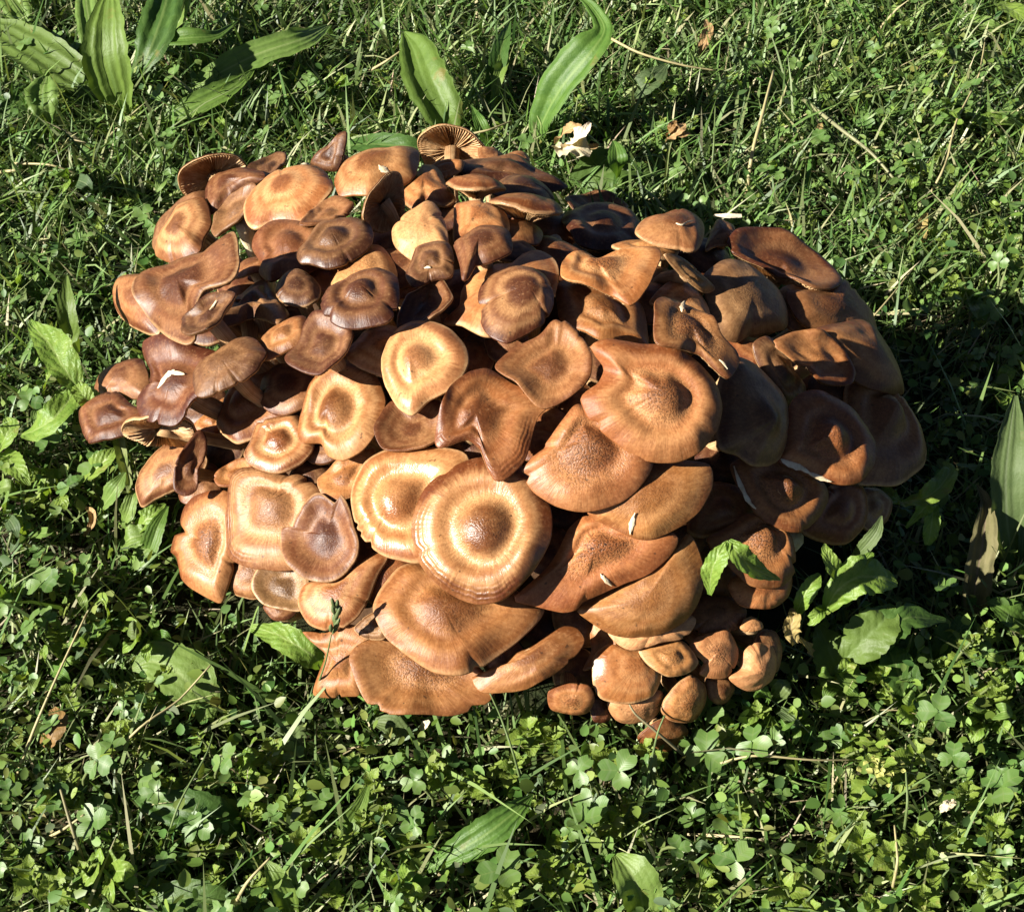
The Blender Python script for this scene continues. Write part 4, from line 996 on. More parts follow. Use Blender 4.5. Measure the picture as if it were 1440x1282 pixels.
plant('sow_thistle_plant', at(150, 730, 0), 'clump of bright folded leaves at the foot of the left flank', 'plant', [
    ([(112, 682, .012, 3), (132, 662, .030, 15), (150, 645, .036, 14), (164, 630, .038, 2)], L_DAND, dict(fold=.45)),
    ([(138, 722, .010, 8), (152, 702, .026, 15), (164, 684, .034, 13), (176, 664, .036, 2)], L_PALE, dict(fold=.3)),
    ([(170, 745, .010, 6), (180, 722, .024, 12), (186, 700, .030, 9), (188, 690, .030, 2)], L_PALE, dict(fold=.4, ruff=.12)),
    ([(186, 752, .010, 8), (202, 735, .024, 15), (216, 722, .028, 13), (232, 708, .028, 2)], L_DAND, dict(fold=.3, ruff=.15)),
    ([(200, 800, .006, 6), (212, 770, .020, 14), (222, 740, .028, 12), (236, 712, .030, 2)], L_PLANT, dict(fold=.45)),
    ([(182, 800, .006, 6), (196, 784, .016, 16), (210, 768, .020, 14), (222, 764, .020, 2)], L_PALE, dict(fold=.2, ruff=.1)),
    ([(170, 770, .010, 6), (182, 758, .020, 18), (202, 752, .022, 15), (216, 750, .020, 3)], L_PALE, dict(ruff=.12)),
])
plant('dandelion_plant', at(10, 660, 0), 'shiny pointed leaves at the left-hand edge level with the clump', 'plant', [
    ([(5, 635, .012, 8), (16, 650, .024, 17), (28, 664, .026, 12), (42, 682, .022, 2)], L_DAND, dict(fold=.25)),
    ([(-5, 640, .010, 10), (6, 618, .026, 15), (14, 600, .030, 14), (8, 588, .030, 3)], L_DAND, dict(fold=.25)),
    ([(-15, 690, .006, 8), (2, 686, .018, 12), (15, 684, .020, 10), (24, 688, .016, 2)], L_PALE, dict())])
leaf('dry_leaf', [(120, 755, .012, 3), (130, 738, .020, 5), (130, 722, .022, 5), (118, 712, .020, 1)], L_DRY, 'dry curled grey-brown leaf rolled up among the leaves at the left', 'leaf', fold=1.0)
# dead scraps
leaf('dead_leaf', [(62, 1050, .010, 10), (70, 1032, .018, 17), (80, 1014, .020, 16), (74, 996, .018, 5)], L_BROWN, 'small reddish-brown dead leaf behind a straw in the lower left grass', 'leaf', fold=.15, ruff=.1)
leaf('dead_leaf', [(985, 78, .010, 3), (990, 60, .018, 8), (996, 42, .020, 7), (992, 28, .018, 2)], L_DRY, 'pinkish dead leaf scrap among the grass at the top edge, right of centre', 'leaf', fold=.4, ruff=.2)
leaf('dead_leaf', [(1300, 345, .010, 3), (1296, 325, .018, 8), (1298, 310, .020, 6), (1304, 300, .018, 1)], L_DRY, 'straw-coloured dead leaf scrap in the clover past the shadow tip', 'leaf', fold=.5, ruff=.2)
leaf('dead_leaf', [(1118, 905, .040, 6), (1112, 885, .046, 12), (1116, 868, .050, 9), (1112, 855, .050, 2)], L_DRY, 'withered pinkish-cream leaf hanging beside the apricot egg-shaped mushroom', 'leaf', fold=.4, ruff=.4)
leaf('dead_leaf', [(1160, 950, .010, 2), (1150, 930, .020, 5), (1138, 912, .030, 6), (1124, 898, .038, 4)], L_DRY, 'withered thin strip of leaf trailing down from the pinkish-cream one', 'leaf', fold=.4, ruff=.5)

def scrap(name, st, mat, label, cat, extra):
    root = empty(name, at(*st[0][:3])); tag(root, label, cat)
    for k, (s, mt, kw) in enumerate([(st, mat, dict(fold=.4, ruff=.3))] + extra):
        me, b = leaf_mesh('fragment', s, mt, seed=k, **kw)
        o = link('fragment', me, root); o.location = Vector(b) - root.location
    return root
L_CREAM = leaf_material('dried_cap_flesh', (.62, .50, .36, 1), (.72, .62, .48, 1), (.5, .36, .22, 1), rough=.7, trans=.15, spec=.2)
scrap('mushroom_fragment', [(780, 205, .020, 6), (795, 212, .032, 14), (812, 208, .038, 18), (830, 218, .034, 6)], L_CREAM,
      'torn white and brown scrap of dried mushroom in the grass behind the clump', 'mushroom scrap', [
      ([(795, 208, .028, 6), (808, 196, .042, 13), (822, 184, .048, 8), (830, 173, .050, 2)], L_CREAM, dict(fold=.5, ruff=.2)),
      ([(782, 202, .026, 3), (792, 188, .040, 10), (806, 180, .046, 8), (818, 176, .048, 1)], L_DRY, dict(fold=.4, ruff=.2)),
      ([(820, 206, .030, 3), (834, 208, .036, 6), (842, 204, .038, 2)], L_DRY, dict(fold=.6))])
scrap('withered_flower', [(936, 200, .046, 2), (946, 190, .054, 9), (956, 182, .058, 9), (962, 174, .058, 2)], L_DRY,
      'withered orange-pink flower head on a thin stalk behind the clump', 'flower', [
      ([(938, 192, .050, 2), (944, 180, .058, 6), (950, 170, .060, 2)], L_BROWN, dict(fold=.5, ruff=.3)),
      ([(950, 194, .050, 2), (960, 190, .056, 6), (971, 188, .056, 1)], L_DRY, dict(fold=.5, ruff=.3)),
      ([(935, 286, .004, 1.8), (936, 250, .025, 1.8), (940, 215, .042, 1.6), (945, 195, .050, 1.4)], L_STALK, dict(fold=.8))])
leaf('pebble_chip', [(588, 1026, .010, 2), (596, 1020, .016, 6), (604, 1013, .018, 2)], L_CREAM, 'small bluish-white chip in the grass under the lowest wide mushroom', 'chip', fold=.3)
leaf('seed_fluff', [(1322, 1140, .020, 2), (1332, 1132, .026, 7), (1344, 1126, .026, 3)], L_CREAM, 'tuft of white seed fluff caught in the sprigs at the lower right', 'seed fluff', fold=.3, ruff=.6)
leaf('dry_straw', [(1004, 303, .030, 2), (1020, 304, .034, 4), (1043, 304, .034, 3)], L_CREAM, 'short flat piece of pale straw behind the small rosy mushroom', 'straw', fold=.3)
leaf('yellow_leaf', [(1150, 200, .010, 2), (1152, 186, .018, 6), (1154, 172, .020, 2)], L_DRY, 'yellow sliver of a leaf in the grass of the upper right', 'leaf', fold=.3)

# long stalks that stand out one by one
M_STRAW = vcol_material('grass_stalk', .55, .15)
def stalk(pts, wpx, col, label, cat='grass stalk', head=None):
    P = spline(np.array([at(*p) for p in pts]), 14)
    dep = np.linalg.norm(P - CAM, axis=1)
    rr = wpx * .5 * dep / F * np.linspace(1.1, .6, 14)
    V, fs = tube(P, rr, 5)
    col = np.array(col); c = np.tile([*col, 1.0], (len(V), 1)); c[:, :3] *= rng.uniform(.8, 1.2, (len(V), 1))
    if head is None:
        o = link('grass_stalk', mesh_np('grass_stalk', V - P[0], fs, M_STRAW, attrs=dict(col=c)))
        o.location = P[0]; tag(o, label, cat); return
    root = empty('grass_stalk', P[0]); tag(root, label, cat)
    link('stem', mesh_np('stem', V - P[0], fs, M_STRAW, attrs=dict(col=c)), root)
    a, b = P[-1], P[-1] + unit(P[-1] - P[-3]) * head
    for k in range(11):                                   # overlapping scales of the seed head
        t = k / 10
        q = a * (1 - t) + b * t
        s = unit(rng.normal(size=3)) * .0009
        d = unit(b - a) * head * .28 + s * 2.2
        V, fs = tube(np.array([q + s * .5, q + s + d * .4, q + s + d * .8, q + s * .6 + d * 1.2]), [.0003, .0011, .0009, .0001], 5)
        c = np.tile([.10, .13, .045, 1.0], (len(V), 1))
        link('seed_scale', mesh_np('seed_scale', V - P[0], fs, M_STRAW, attrs=dict(col=c)), root)
GR, STR = (.11, .155, .05), (.36, .31, .15)
for a in [
    ([(432, 1000, .010), (446, 965, .034), (458, 930, .054), (466, 892, .070)], 3.2, GR, 'grass stalk with a green seed head in front of the smooth orange mushroom', 'grass stalk', .017),
    ([(22, 1095, .008), (50, 1020, .03), (85, 940, .045), (122, 862, .055)], 4.5, STR, 'long straight straw slanting across the lower left grass'),
    ([(62, 1180, .008), (90, 1165, .02), (118, 1145, .026)], 5, STR, 'short pale straw crossing others at the lower left'),
    ([(30, 860, .02), (100, 990, .022), (160, 1110, .02)], 2.5, GR, 'thin dark green stalk running down the left lawn'),
    ([(230, 1195, .01), (252, 1130, .03), (290, 1060, .035), (300, 1030, .036)], 3.5, GR, 'green stalk leaning right in the lower left grass'),
    ([(120, 1220, .012), (100, 1160, .03), (85, 1110, .032)], 5.5, (.22, .2, .1), 'thick buff stalk tilted left among straw at the lower left'),
    ([(325, 1282, .012), (348, 1240, .034), (380, 1205, .040)], 5.5, STR, 'pale forked stem at the bottom edge, left half'),
    ([(155, 1065, .012), (200, 1020, .03), (250, 985, .03), (296, 935, .04)], 4, STR, 'straw lying over the large pale rounded leaf'),
    ([(640, 1010, .012), (662, 985, .03), (688, 962, .05), (700, 945, .055)], 3.5, GR, 'green blade crossing the lip of the lowest wide mushroom'),
    ([(735, 1110, .012), (722, 1060, .03), (705, 1010, .04), (688, 972, .05)], 4, GR, 'blade leaning left in front of the tongue-shaped mushroom'),
    ([(905, 1130, .012), (915, 1075, .03), (925, 1030, .045), (935, 1005, .05)], 4, GR, 'blade standing before the lowest little orange mushroom'),
    ([(960, 1060, .02), (925, 1030, .035), (895, 1005, .042), (885, 990, .045)], 4.5, (.2, .17, .09), 'buff twig lying across the lowest little orange mushroom'),
    ([(1005, 1075, .02), (1060, 1062, .03), (1140, 1068, .028), (1205, 1068, .02)], 4, STR, 'arched pale straw right of the front mushrooms'),
    ([(1270, 1180, .01), (1276, 1130, .03), (1274, 1085, .035)], 4.5, GR, 'upright stalk beneath the yellow-flowered sprig'),
    ([(1255, 1250, .01), (1262, 1210, .03), (1258, 1160, .03)], 4.5, STR, 'upright pale stalk at the lower right edge of the lawn'),
    ([(1310, 270, .02), (1330, 230, .034), (1345, 170, .03), (1375, 110, .03), (1385, 60, .035)], 3.5, STR, 'long wavy straw in the upper right clover'),
    ([(1050, 275, .006), (1058, 215, .03), (1075, 150, .04), (1088, 100, .04)], 6, STR, 'thick pale straw standing in the upper right grass'),
    ([(1130, 140, .02), (1180, 180, .03), (1225, 215, .026), (1260, 255, .02)], 6, (.2, .2, .1), 'thick bent olive stem in the middle of the upper right grass'),
    ([(1000, 250, .012), (1004, 200, .03), (1006, 150, .036)], 3, GR, 'thin green stalk curving up behind the right half'),
    ([(860, 55, .03), (900, 75, .03), (960, 92, .026), (1010, 100, .02)], 4, STR, 'whitish dry twig right of the tall arching leaf'),
    ([(520, 100, .02), (545, 85, .03), (575, 64, .036)], 4, STR, 'pale blade across the tip of the folded plantain leaf'),
    ([(655, 190, .03), (690, 182, .034), (720, 170, .03)], 3.5, STR, 'pale blade lying behind the mushroom with fanned gills'),
    ([(1215, 460, .02), (1250, 420, .026), (1290, 370, .02)], 3, STR, 'thin straw bridging the black shadow on the right'),
    ([(0, 242, .012), (20, 240, .016), (32, 240, .014)], 5, STR, 'short straw sticking in at the left-hand edge'),
    ([(20, 230, .015), (70, 232, .02), (110, 245, .012)], 3.5, STR, 'thin straw below the ribbed rosette, left part'),
    ([(420, 960, .03), (500, 962, .02), (590, 955, .012)], 2.5, GR, 'dark thin runner along the front left foot of the clump'),
]:
    stalk(*a)

# ------------------------------------------------------------------ clover
MARKS = [((160, 90), 'the ribbed rosette'), ((420, 70), 'the long pale rosette leaf'), ((600, 110), 'the broad folded plantain leaf'), ((820, 90), 'the tall arching plantain leaf'),
         ((810, 200), 'the torn mushroom scrap'), ((950, 185), 'the withered flower head'), ((1065, 190), 'the thick pale straw'), ((1200, 200), 'the bent olive stem'),
         ((1152, 186), 'the yellow sliver of leaf'), ((1345, 170), 'the long wavy straw'), ((1400, 20), 'the bright corner leaves'), ((1395, 170), 'the bright pointing leaf'),
         ((1298, 320), 'the straw-coloured leaf scrap'), ((990, 50), 'the pinkish leaf scrap'), ((1415, 670), 'the downy strap leaf'), ((1380, 780), 'the dry brown curled leaf'),
         ((1300, 710), 'the twisted wavy leaf'), ((1210, 815), 'the lobed dandelion leaves'), ((1410, 865), 'the lit leaf tip'), ((1240, 1080), 'the yellow floret cluster'),
         ((1330, 1132), 'the white seed fluff'), ((1060, 935), 'the apricot egg-shaped mushroom'), ((930, 1030), 'the lowest little orange mushroom'), ((1140, 1068), 'the arched pale straw'),
         ((1258, 1200), 'the upright pale stalk'), ((895, 1245), 'the pale creased leaf'), ((690, 1170), 'the long striped leaf'), ((600, 985), 'the lowest wide mushroom'),
         ((500, 1150), 'the slim front leaf'), ((390, 1250), 'the upright strap leaf'), ((265, 1140), 'the sunken dark leaf'), ((245, 970), 'the large pale rounded leaf'),
         ((75, 1025), 'the reddish-brown dead leaf'), ((90, 1160), 'the crossed pale straws'), ((405, 905), 'the bright rounded leaf'), ((285, 780), 'the ragged mushroom with a crack'),
         ((190, 720), 'the clump of folded leaves'), ((80, 500), 'the pale-stalked weed'), ((20, 650), 'the shiny pointed leaves'), ((120, 740), 'the rolled dry leaf'),
         ((185, 420), 'the rusty mushroom furthest left'), ((245, 330), 'the mushroom with a bitten rim'), ((20, 240), 'the short straw at the edge'), ((1250, 420), 'the straw bridging the shadow'), ((1006, 200), 'the thin curving stalk')]
SPRINKLED = []
def name_sprinkled():
    """say of every clover and sprig which landmark it grows by, and in which order"""
    bpy.context.view_layer.update()
    by = {}
    for o, what, size in SPRINKLED:
        z = .02
        u, v = frame_px(o.location.x, o.location.y, z)
        d, mu, mv, mk = min((math.hypot(u - a, v - b), a, b, t) for (a, b), t in MARKS)
        side = ('right of' if u > mu else 'left of') if abs(u - mu) > abs(v - mv) else ('below' if v > mv else 'above')
        by.setdefault((what, side, mk), []).append((d, o, size))
    ords = ['nearest', 'second nearest', 'third nearest', 'fourth nearest', 'fifth nearest', 'sixth nearest', 'seventh nearest', 'eighth nearest', 'ninth nearest', 'tenth nearest', 'eleventh nearest', 'twelfth nearest', 'thirteenth nearest', 'fourteenth nearest']
    for (what, side, mk), L in by.items():
        L.sort(key=lambda t: t[0])
        for k, (d, o, size) in enumerate(L):
            one = what if len(L) == 1 else (ords[k] + ' ' + what if k < 14 else 'farther ' + what)
            o['label'] = (one + ' growing ' + side + ' ' + mk)
def clover_leaflet_mesh(seed):
    r = random.Random(seed)
    nl, nu = 7, 5
    s = np.linspace(0, 1, nl)
    w = np.array([.04, .20, .36, .46, .50, .44, .25])
    V = np.zeros((nl, nu, 3)); lu = np.zeros((nl, nu))
    u = np.linspace(-1, 1, nu)
    for i in range(nl):
        notch = -.16 if i == nl - 1 else 0
        for j in range(nu):
            x = s[i] * .98 + (notch * (1 - abs(u[j])) if i == nl - 1 else 0) - .04 * abs(u[j]) * (1 - s[i])
            y = u[j] * w[i]
            z = .24 * abs(y) + .05 * math.sin(3 * x + seed) - .12 * x * x + .02 * r.uniform(-1, 1)
            V[i, j] = (x, y, z); lu[i, j] = u[j]
    lv = np.repeat(s, nu)
    return mesh_np('leaflet', V.reshape(-1, 3), grid_faces(nu, nl), M_CLOVER, attrs=dict(lu=lu.ravel(), lv=lv, pos=V.reshape(-1, 3) * .01 + seed))
def clover_material():
    n = NT('clover_leaf')
    lu = n.attr('lu'); lv = n.attr('lv'); pos = n.attr('pos', out='Vector')
    rnd = n.n('ShaderNodeObjectInfo').outputs['Random']
    a = n.math('ABSOLUTE', lu)
    c = n.mix(rnd, (.060, .130, .028, 1), (.130, .205, .050, 1))
    c = n.mix(n.ramp(n.noise(pos, 400, 3), [(.35, 0.), (.7, .6)]), c, (.10, .18, .038, 1))
    v = n.math('SUBTRACT', lv, n.math('MULTIPLY', a, .22))
    c = n.mix(n.ramp(v, [(.30, 0.), (.38, .35), (.44, .35), (.5, 0.)]), c, (.16, .22, .10, 1))
    c = n.mix(n.ramp(a, [(0., .6), (.08, 0.)]), c, (.15, .20, .06, 1))
    sv = n.math('SINE', n.math('SUBTRACT', n.math('MULTIPLY', lv, 50.0), n.math('MULTIPLY', a, 18.0)))
    n.bsdf(c, .45, .4, n.bump(sv, .06, .0002), trans=.28, tcolor=n.mix(1.0, c, (1.25, 1.25, .5, 1), 'MULTIPLY'))
    return n.m
M_CLOVER = clover_material()
LEAFLETS = [clover_leaflet_mesh(k) for k in range(5)]
def stem_mesh(seed):
    r = random.Random(seed)
    b = r.uniform(-.25, .25)
    P = np.array([[b * math.sin(t * 3.1), 0, t] for t in np.linspace(0, 1, 6)])
    V, fs = tube(P, .022, 5, False)
    c = np.tile([.12, .15, .05, 1.0], (len(V), 1))
    return mesh_np('stem', V, fs, M_STRAW, attrs=dict(col=c))
STEMS = [stem_mesh(k) for k in range(4)]

def in_clump(p, k=1.0):
    return (p[0] / EA)**2 + (p[1] / EB)**2 < k

def frame_px(x, y, z=.02):
    v = np.array([x, y, z]) - CAM; d = v @ FW
    return (v @ RT) / d * F + W0 / 2, H0 / 2 - (v @ UP) / d * F

def clover(p, size, h, label):
    root = empty('clover', p, random.uniform(0, 6.28))
    SPRINKLED.append((root, 'three-leaf clover', size))
    tag(root, label, 'clover', 'clovers scattered through the lawn')
    lean = np.array([random.uniform(-.35, .35), random.uniform(-.35, .35), 1.0])
    q = Vector((0, 0, 1)).rotation_difference(Vector(lean)).to_matrix().to_4x4()
    st = link('stem', random.choice(STEMS), root)
    st.matrix_local = q @ Matrix.Diagonal((h, h, h * 1.0, 1)) 
    st.scale = (.035, .035, h)
    hub = q @ Vector((0, 0, h))
    a0 = random.uniform(0, 2.1)
    # the leaflets turn their faces towards the light
    inv = Matrix.Rotation(-root.rotation_euler.z, 4, 'Z')
    nrm = inv @ Vector((random.uniform(-.9, .15), random.uniform(-.6, .25), 1)).normalized()
    tq = Vector((0, 0, 1)).rotation_difference(nrm).to_matrix().to_4x4()
    for k in range(3):
        lf = link('leaflet', random.choice(LEAFLETS), root)
        s = size * random.uniform(.88, 1.1)
        lf.matrix_local = Matrix.Translation(hub) @ tq @ Matrix.Rotation(a0 + k * 2.094 + random.uniform(-.2, .2), 4, 'Z') @ Matrix.Rotation(random.uniform(-.45, .15), 4, 'Y') @ Matrix.Diagonal((s, s, s, 1))

def zone(u, v):
    if v < 330: return 'behind' if u > 520 else 'back left'
    if v > 930: return 'front'
    return 'left' if u < 500 else 'right'
ZL = {'behind': 'three-leaf clover in the lawn behind the mushroom clump', 'back left': 'three-leaf clover in the lawn around the ribbed rosette, back left',
      'front': 'three-leaf clover in the front strip of lawn below the clump', 'left': 'three-leaf clover in the lawn beside the left flank',
      'right': 'three-leaf clover in the lawn beside the right flank'}
fixed = [(230, 100, 1.35), (236, 130, 1.1), (215, 205, 1.0), (240, 198, .9), (300, 30, 1.2), (430, 100, 1.2), (805, 1122, 1.6), (1000, 1045, 1.7), (1000, 1005, 1.5),
         (1345, 115, 1.15), (1375, 150, 1.0), (1110, 250, 1.0), (1215, 245, 1.0), (720, 200, .9), (920, 170, 1.0), (945, 240, 1.0), (975, 290, 1.0),
         (1420, 440, 1.3), (1400, 380, 1.1), (1420, 290, 1.2), (110, 640, 1.3), (85, 690, 1.2), (25, 490, 1.4), (60, 560, 1.2), (30, 830, 1.4), (60, 890, 1.3),
         (1060, 1195, 1.4), (1100, 1035, 1.5), (1330, 1010, 1.4), (1420, 1080, 1.4), (120, 1070, 1.4), (130, 1130, 1.4), (310, 1090, 1.3), (890, 1090, 1.4),
         (700, 1250, 1.5), (820, 1180, 1.3), (30, 60, 1.1), (280, 260, .9), (390, 130, 1.0), (1330, 300, 1.1), (1290, 200, 1.0), (640, 60, .9), (550, 30, .9)]
N_CL = 0
for u, v, k in fixed:
    h = random.uniform(.022, .034)
    p = at(u, v, h); p[2] = 0
    clover(p, .0082 * k * .78, h, ZL[zone(u, v)]); N_CL += 1
tries = 0
while N_CL < 298 and tries < 20000:
    tries += 1
    x, y = random.uniform(-.46, .46), random.uniform(-.30, .56)
    u, v = frame_px(x, y)
    if not (-30 < u < 1470 and -25 < v < 1310) or in_clump((x, y), 1.06): continue
    # clover is thick in front, right and left; sparse in the fine grass at the top
    dens = .6 if u > 1050 else .06 if v < 260 and 430 < u < 1200 else (.25 if v < 420 and u < 500 else (.45 if v < 420 else 1.0))
    if random.random() > dens: continue
    clover(np.array([x, y, 0]), random.uniform(.0042, .0078), random.uniform(.010, .028), ZL[zone(u, v)]); N_CL += 1

# ------------------------------------------------------------------ sprigs of a small cut-leaved weed
def sprig_leaf_mesh(seed):
    r = random.Random(seed)
    nl, nu = 9, 5
    s = np.linspace(0, 1, nl)
    w = .05 + .36 * np.sin(np.clip(s * 1.08, 0, 1) * math.pi) ** .8
    w[1::2] *= 1.25; w[0] = .05; w[-1] = .08
    V = np.zeros((nl, nu, 3)); u = np.linspace(-1, 1, nu)
    for i in range(nl):
        for j in range(nu):
            y = u[j] * w[i]
            V[i, j] = (s[i] + .07 * abs(u[j]), y, .3 * abs(y) + .25 * s[i] - .42 * s[i]**2 + .03 * r.uniform(-1, 1))
    V = V.reshape(-1, 3)
    return mesh_np('leaf', V, grid_faces(nu, nl), M_SPRIG, attrs=dict(lu=np.tile(u, nl), lv=np.repeat(s, nu), pos=V * .01 + seed))
M_SPRIG = leaf_material('sprig_leaf', (.125, .200, .026, 1), (.190, .260, .040, 1), (.20, .25, .08, 1), rough=.5, bl=500, bumpd=.0006)
SPRIG = [sprig_leaf_mesh(k + 20) for k in range(5)]
SL = {'behind': 'small yellow-green leafy sprig in the lawn behind the clump', 'back left': 'small yellow-green leafy sprig in the back left lawn',
      'front': 'small yellow-green leafy sprig in the front strip of lawn', 'left': 'small yellow-green leafy sprig by the left flank',
      'right': 'small yellow-green leafy sprig by the right flank'}
def sprig(p, size, h, label, nleaf=7):
    root = empty('leafy_sprig', p, random.uniform(0, 6.28))
    SPRINKLED.append((root, 'yellow-green leafy sprig', size))
    tag(root, label, 'sprig', 'leafy sprigs growing in the lawn')
    lx, ly = random.uniform(-.3, .3), random.uniform(-.3, .3)
    st = link('stem', STEMS[0], root)
    q = Vector((0, 0, 1)).rotation_difference(Vector((lx, ly, 1))).to_matrix().to_4x4()
    st.matrix_local = q; st.scale = (.03, .03, h)
    for k in range(nleaf):
        t = k / (nleaf - 1)
        lf = link('leaf', random.choice(SPRIG), root)
        s = size * (1.1 - .55 * t) * random.uniform(.85, 1.15)
        lf.matrix_local = Matrix.Translation(q @ Vector((0, 0, h * (.55 + .45 * t)))) @ Matrix.Rotation(k * 2.4 + random.uniform(-.4, .4), 4, 'Z') @ Matrix.Rotation(-.15 - .85 * t + random.uniform(-.2, .2), 4, 'Y') @ Matrix.Diagonal((s, s, s, 1))
sfix = [(740, 1000, 1.5), (790, 1010, 1.3), (840, 1030, 1.3), (1070, 985, 1.3), (1030, 1010, .9), (1235, 1075, 1.6), (1275, 1060, 1.5), (1215, 1030, 1.3), (1230, 1180, 1.5),
        (1195, 1150, 1.5), (1250, 1200, 1.3), (1320, 1215, 1.5), (1325, 1180, 1.4), (1290, 1165, 1.2), (1380, 980, 1.3), (1400, 955, 1.2), (1360, 900, 1.2), (1400, 890, 1.2), (1240, 935, 1.1),
        (1120, 1240, 1.6), (1130, 1270, 1.5), (1220, 1265, 1.5), (1330, 1260, 1.4), (1400, 1230, 1.4), (155, 1015, 1.3), (200, 1030, 1.3), (80, 890, 1.2), (25, 960, 1.4),
        (85, 1100, 1.2), (400, 1130, 1.4), (440, 1160, 1.4), (370, 1040, 1.3), (30, 1240, 1.3), (75, 1220, 1.3), (660, 1090, 1.4), (620, 1070, 1.2), (530, 1150, 1.1), (700, 1070, 1.2),
        (510, 1110, 1.2), (860, 1160, 1.4), (780, 1220, 1.3), (740, 1240, 1.2), (1410, 1170, 1.4), (1370, 1110, 1.3), (1030, 1130, 1.4), (800, 140, .9), (1330, 335, 1.0), (1390, 320, 1.0), (1360, 260, .9), (130, 300, .9), (960, 20, .9)]
NS = 0
for u, v, k in sfix:
    h = random.uniform(.018, .03)
    p = at(u, v, h); p[2] = 0
    if in_clump(p, .98): p = p * np.array([1, 1.03, 0])
    sprig(p, .0085 * k * .8, h, SL[zone(u, v)]); NS += 1
while NS < 240:
    x, y = random.uniform(-.46, .46), random.uniform(-.30, .5)
    u, v = frame_px(x, y)
    if not (-20 < u < 1460 and -15 < v < 1300) or in_clump((x, y), 1.04): continue
    if random.random() > (1.0 if v > 900 else (.35 if v > 300 else .15)): continue
    sprig(np.array([x, y, 0]), random.uniform(.0045, .0085), random.uniform(.010, .024), SL[zone(u, v)], random.choice([5, 6, 7])); NS += 1

# low broad-leaved weeds, a few leaves each
def weed(px, py, nl, ln, w):
    base = at(px, py, .004)
    if in_clump(base, .90): return
    root = empty('broadleaf_weed', base)
    tag(root, 'x', 'weed', 'low broad-leaved weeds in the lawn')
    SPRINKLED.append((root, 'low broad-leaved weed', 1))
    a0 = random.uniform(0, 6.28)
    mats = [L_DAND, L_DAND, L_PLANT, L_PALE, L_GREY]
    for k in range(nl):
        a = a0 + k * 6.28 / nl + random.uniform(-.4, .4)
        L = ln * random.uniform(.7, 1.2); ww = w * random.uniform(.75, 1.2); hh = random.uniform(.016, .036)
        c, s = math.cos(a), math.sin(a) * .8
        st = [(px + c * 4, py + s * 4, .006, 2), (px + c * L * .35, py + s * L * .35 - 4, hh * .7, ww * .8), (px + c * L * .7, py + s * L * .7 - 5, hh, ww), (px + c * L, py + s * L, hh * .85, 1.5)]
        me, b = leaf_mesh('leaf', st, random.choice(mats), seed=k, fold=random.uniform(.1, .5), ruff=random.uniform(.04, .18), face=(random.uniform(-.7, .1), random.uniform(-.3, .2), 0), n=18)
        o = link('leaf', me, root); o.location = Vector(b) - root.location
for px, py in [(40, 760), (100, 830), (160, 870), (215, 850), (262, 868), (318, 880), (372, 866), (130, 915), (55, 935), (228, 790), (15, 720), (75, 690), (200, 905), (330, 930), (420, 985), (500, 1030),
               (30, 400), (60, 560), (20, 840), (1290, 1000), (1180, 960), (1390, 1010), (1080, 1000), (1130, 1020), (1420, 940), (1330, 150), (1400, 300), (1290, 240), (1420, 220), (1340, 60), (1370, 430),
               (250, 250), (100, 260), (300, 170), (470, 130), (1010, 1200), (560, 1240), (150, 1220), (1420, 1250), (640, 1050), (330, 1080), (1400, 560), (1090, 240), (930, 130)]:
    weed(px + random.uniform(-8, 8), py + random.uniform(-8, 8), random.choice([3, 4, 4, 5]), random.uniform(30, 52) * (.75 if py < 450 else 1), random.uniform(7, 13) * (.75 if py < 450 else 1))
name_sprinkled()

# the yellow flower cluster
p = at(1240, 1080, .03); p[2] = 0
root = empty('yellow_flower', p); tag(root, 'cluster of tiny pale yellow florets on a sprig at the lower right', 'flower')
n_ = NT('yellow_floret'); n_.bsdf((.42, .42, .12, 1), .6, .3, trans=.3); M_FLO = n_.m
V, fs = tube(np.array([[0, 0, 0], [.002, 0, .015], [.001, .001, .029]]), .0009, 5)
link('stem', mesh_np('stem', V, fs, M_STRAW, attrs=dict(col=np.tile([.12, .15, .05, 1.], (len(V), 1)))), root)
fl = []
a = np.linspace(0, 2 * math.pi, 6, endpoint=False)
V = np.vstack([[0, 0, -.4], np.stack([np.cos(a), np.sin(a), .3 + .3 * (np.arange(6) % 2)], -1), np.stack([.5 * np.cos(a + .5), .5 * np.sin(a + .5), np.full(6, .8)], -1), [[0, 0, .9]]])
fcs = [np.array([[0, 1 + (k + 1) % 6, 1 + k] for k in range(6)]), np.array([[1 + k, 1 + (k + 1) % 6, 7 + (k + 1) % 6, 7 + k] for k in range(6)]), np.array([[7 + k, 7 + (k + 1) % 6, 13] for k in range(6)])]
FLOS = []
for k in range(4):
    FLOS.append(SPRIG[k].copy()); FLOS[-1].materials.clear(); FLOS[-1].materials.append(M_FLO)
for k in range(26):
    o = link('floret', random.choice(FLOS), root)
    o.location = (random.gauss(0, .0055), random.gauss(0, .0045), .030 + random.gauss(0, .002))
    o.rotation_euler = (random.uniform(-.6, .6), random.uniform(-.6, .6), random.uniform(0, 6))
    s = random.uniform(.0020, .0034); o.scale = (s, s, s)

# ------------------------------------------------------------------ grass, ground cover and thatch (uncountable)
M_GRASS = vcol_material('grass_blade', .48, .28)
XR, YR = (-.90, .85), (-.50, 1.10)
def scatter(n, keep):
    x = rng.uniform(*XR, n); y = rng.uniform(*YR, n)
    e = (x / EA)**2 + (y / EB)**2
    m = e > keep
    # thin out away from the framed lawn
    return x[m], y[m]

